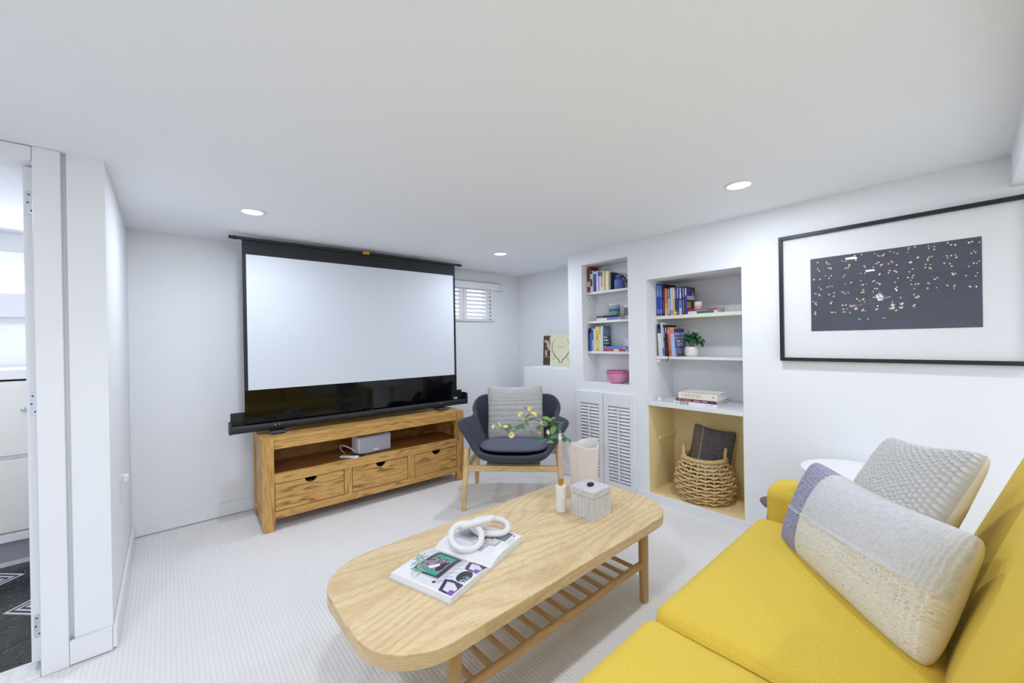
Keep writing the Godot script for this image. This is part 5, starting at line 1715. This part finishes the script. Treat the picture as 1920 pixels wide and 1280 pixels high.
	for i in lv.size():
		var q: Array = lv[i]
		var tip := Vector3(q[2], q[1], q[0])
		var root := Vector3(q[2] * 0.15, 0.062, q[0] * 0.12)
		var knee := root.lerp(tip, 0.30) + Vector3(0, 0.030, 0)
		part("stalk", tub([root, root.lerp(knee, 0.6) + Vector3(0, 0.008, 0), knee], 0.0016, 6), lf, pp)
		var rows := []
		var ax := (tip - knee)
		var sd := ax.cross(Vector3.UP).normalized()
		for k in 9:
			var u := k / 8.0
			var cp := knee.lerp(tip, u) + Vector3(0, 0.022 * sin(u * PI), 0)
			var hw: float = q[3] * 1.45 * pow(sin(PI * (0.06 + 0.92 * u)), 0.75)
			var r := PackedVector3Array()
			for w in 5:
				var e := w / 2.0 - 1.0
				r.append(cp + sd * e * hw + Vector3(0, absf(e) * hw * 0.25, 0))
			rows.append(r)
		var lm := MB.new()
		lm.grid(rows)
		part("leaf", lm, lf if i % 3 != 1 else ld, pp)
	# ---- lowest shelf: three flat books
	y = 0.7502
	g = "flat books on the lowest alcove shelf"
	var d1 := flat_book("white flat book titled DIVE at the bottom of the stack", Vector3(2.945, y, 2.117), 0.300, 0.023, 0.21, rgb(238, 239, 242), 0.0, g)
	text(d1, "DIVE", 0.030, mat(rgb(90, 96, 108), 0.5), at(-0.0006, 0.011, 0.078, 0, -PI / 2), "spine_lettering")
	part("spine_print", bx(Vector3(-0.0006, 0.008, 0.012), Vector3(0.0002, 0.014, 0.040), 0.0002), mat(rgb(130, 134, 142), 0.5), d1)
	part("spine_print", bx(Vector3(-0.0006, 0.009, 0.225), Vector3(0.0002, 0.013, 0.275), 0.0002), mat(rgb(170, 174, 180), 0.5), d1)
	var d2 := flat_book("thin maroon flat book in the middle of the stack", Vector3(2.948, y + 0.0232, 2.130), 0.285, 0.018, 0.195, rgb(108, 56, 84), -0.02, g)
	part("spine_print", bx(Vector3(-0.0006, 0.003, 0.012), Vector3(0.0002, 0.015, 0.11), 0.0002), mat(rgb(176, 104, 100), 0.5), d2)
	part("spine_print", bx(Vector3(-0.0006, 0.006, 0.13), Vector3(0.0002, 0.012, 0.175), 0.0002), mat(rgb(206, 176, 196), 0.5), d2)
	part("spine_print", bx(Vector3(-0.0006, 0.006, 0.19), Vector3(0.0002, 0.012, 0.225), 0.0002), mat(rgb(206, 176, 196), 0.5), d2)
	var d3 := flat_book("thick cream hardback titled CAPITAL on top of the stack", Vector3(2.952, y + 0.0414, 2.148), 0.268, 0.049, 0.17, rgb(240, 238, 226), 0.0, g)
	text(d3, "C A P I T A L", 0.024, mat(rgb(206, 96, 84), 0.5), at(-0.0006, 0.026, 0.098, 0, -PI / 2), "spine_lettering", false, true)
	part("red_edge", boxes([[-0.0005, 0.17, 0.0478, 0.0494, -0.0004, 0.003], [-0.0006, 0.002, 0.0475, 0.0494, 0.0, 0.268]]), mat(rgb(196, 66, 56), 0.5), d3)
	part("spine_print", bx(Vector3(-0.0006, 0.020, 0.238), Vector3(0.0002, 0.030, 0.247), 0.0002), mat(rgb(120, 130, 132), 0.5), d3)
	var ch := thing("charger_plug", "tiny white plug with a thin cable at the left of the lowest alcove shelf", "charger", Vector3(2.99, y, 1.985))
	part("body", rb(Vector3(-0.012, 0, -0.012), Vector3(0.012, 0.026, 0.012), 0.004), M.white, ch)
	var cb := []
	for i in 16:
		var u := i / 15.0
		cb.append(Vector3(0.012 + 0.06 * u, 0.004 + 0.012 * absf(sin(u * 7.0)) * (1 - u), 0.008 + 0.10 * u))
	part("cable", tub(cb, 0.0022, 6), M.white, ch)
	# ---- albums on the ledge
	var a1 := thing("album", "dark brown photo album with a torn paper pattern standing on the ledge", "album", Vector3(3.262, 0.9572, 0.486), Vector3(0, 0, -0.06))
	part("cover", bx(Vector3(0, 0, 0), Vector3(0.018, 0.315, 0.30), 0.002), mat(rgb(84, 66, 56), 0.7), a1)
	for q in [[0.24, 0.02, 0.27, 0.05], [0.19, 0.05, 0.26, 0.09], [0.10, 0.03, 0.16, 0.06], [0.16, 0.07, 0.22, 0.12], [0.085, 0.01, 0.09, 0.14], [0.26, 0.09, 0.30, 0.13]]:
		part("cover_print", boxes([[-0.0006, 0.0002, q[0], q[2], q[1], q[3]]]), mat(rgb(206, 190, 158), 0.7), a1)
	var a2 := thing("album", "olive cream album printed with a deer antler standing on the ledge", "album", Vector3(3.235, 0.9572, 0.615), Vector3(0, 0, -0.05))
	part("cover", bx(Vector3(0, 0, 0), Vector3(0.020, 0.335, 0.33), 0.002), mat(rgb(232, 228, 196), 0.7), a2)
	var br := mat(rgb(112, 104, 88), 0.7)
	for s in [1, -1]:
		var ct := 0.150
		var pts := [Vector3(-0.0004, 0.03, ct - s * 0.012), Vector3(-0.0004, 0.06, ct - s * 0.025), Vector3(-0.0004, 0.10, ct - s * 0.075), Vector3(-0.0004, 0.155, ct - s * 0.12), Vector3(-0.0004, 0.22, ct - s * 0.122), Vector3(-0.0004, 0.275, ct - s * 0.085)]
		part("antler_print", tub(pts, [0.006, 0.0055, 0.005, 0.0045, 0.004, 0.002], 6, false, 0.15), br, a2)
		part("antler_print", tub([Vector3(-0.0004, 0.10, ct - s * 0.075), Vector3(-0.0004, 0.07, ct - s * 0.10), Vector3(-0.0004, 0.055, ct - s * 0.105)], [0.004, 0.003, 0.0015], 6, false, 0.15), br, a2)
	part("title_print", boxes([[-0.0006, 0.0002, 0.195, 0.199, 0.10, 0.20]]), mat(rgb(150, 144, 120), 0.7), a2)

func basket() -> void:
	var t := thing("woven_basket", "round seagrass basket with two handles in the beige alcove", "basket", Vector3(3.10, 0.0665, 2.262))
	t.scale = Vector3.ONE * 1.08
	var rad := func(y: float) -> float:
		var u := y / 0.30
		return 0.125 + 0.062 * sin(PI * clampf(u * 0.86 + 0.12, 0, 1)) - 0.018 * u
	var rows := 12
	var cells := 22
	for j in rows:
		var y := 0.018 + j * 0.0212
		var path := []
		for k in cells * 8:
			var a := TAU * k / (cells * 8.0)
			var ph := a * cells / 2.0 + PI * j
			var r: float = rad.call(y) + 0.0065 * sin(ph)
			path.append(Vector3(r * cos(a), y + 0.0022 * cos(2.0 * ph) + 0.0015 * sin(a * 5.0 + j), r * sin(a)))
		part("woven_strand", tub(path, 0.0088, 8, true, 0.80), M.seagrass, t)
	for k in cells:
		var a := TAU * (k + 0.5) / cells
		var path := []
		for i in 9:
			var y := 0.006 + i * 0.0325
			var r: float = rad.call(y) - 0.003
			path.append(Vector3(r * cos(a), y, r * sin(a)))
		part("stake", tub(path, 0.0045, 6), M.seagrass, t)
	var rim := []
	var rrim: float = rad.call(0.272)
	for k in 120:
		var a := TAU * k / 120.0
		rim.append(Vector3(rrim * cos(a), 0.272, rrim * sin(a)))
	part("rim", tub(rim, 0.0115, 10, true), M.seagrass, t)
	var wraps := MB.new()
	for k in 44:
		var a := TAU * k / 44.0
		var lp := []
		for i in 10:
			var b := TAU * i / 10.0
			var rr := rrim + 0.0128 * cos(b)
			var aa := a + 0.018 * sin(b)
			lp.append(Vector3(rr * cos(aa), 0.272 + 0.0128 * sin(b), rr * sin(aa)))
		wraps.tube(lp, 0.0042, 5, true)
	part("rim_wrap", wraps, M.seagrass, t)
	part("base", lat([[0.0001, 0.0], [0.12, 0.0], [0.135, 0.008], [0.13, 0.016], [0.0001, 0.012]], 36), M.seagrass, t)
	for s in [1.30, 4.31]:
		var path := []
		for i in 21:
			var u := i / 20.0
			var a: float = s + (u - 0.5) * 0.5
			path.append(Vector3(rrim * cos(a), 0.265 + 0.075 * pow(sin(u * PI), 0.6), rrim * sin(a)))
		part("handle", tub(path, 0.0105, 9), M.seagrass, t)
	# pillow standing in the basket
	var sc := func(a: float, b: float) -> Color:
		var n := wn2.get_noise_2d(a * 12.0, b * 90.0)
		if absf(a + 0.52) < 0.02:
			return Color(0.55, 0.5, 0.36)
		if a < -0.52:
			return Color(0.16, 0.135, 0.105) * (1.0 + 0.5 * n)
		if b < -0.45:
			return Color(0.55, 0.54, 0.55)
		return Color(0.125, 0.115, 0.125) * (1.0 + 0.9 * n)
	var sb := func(a: float, b: float) -> float:
		return 0.0016 * sin(b * 130.0)
	var p := thing("throw_pillow", "dark brown striped pillow standing in the seagrass basket", "pillow", Vector3(3.158, 0.392, 2.285), Vector3(-0.22, -1.20, -0.17))
	part("cover", pillow(0.285, 0.37, 0.14, 80, sb, sc, false, Color(0.66, 0.60, 0.50)), M.vertex_plain, p)
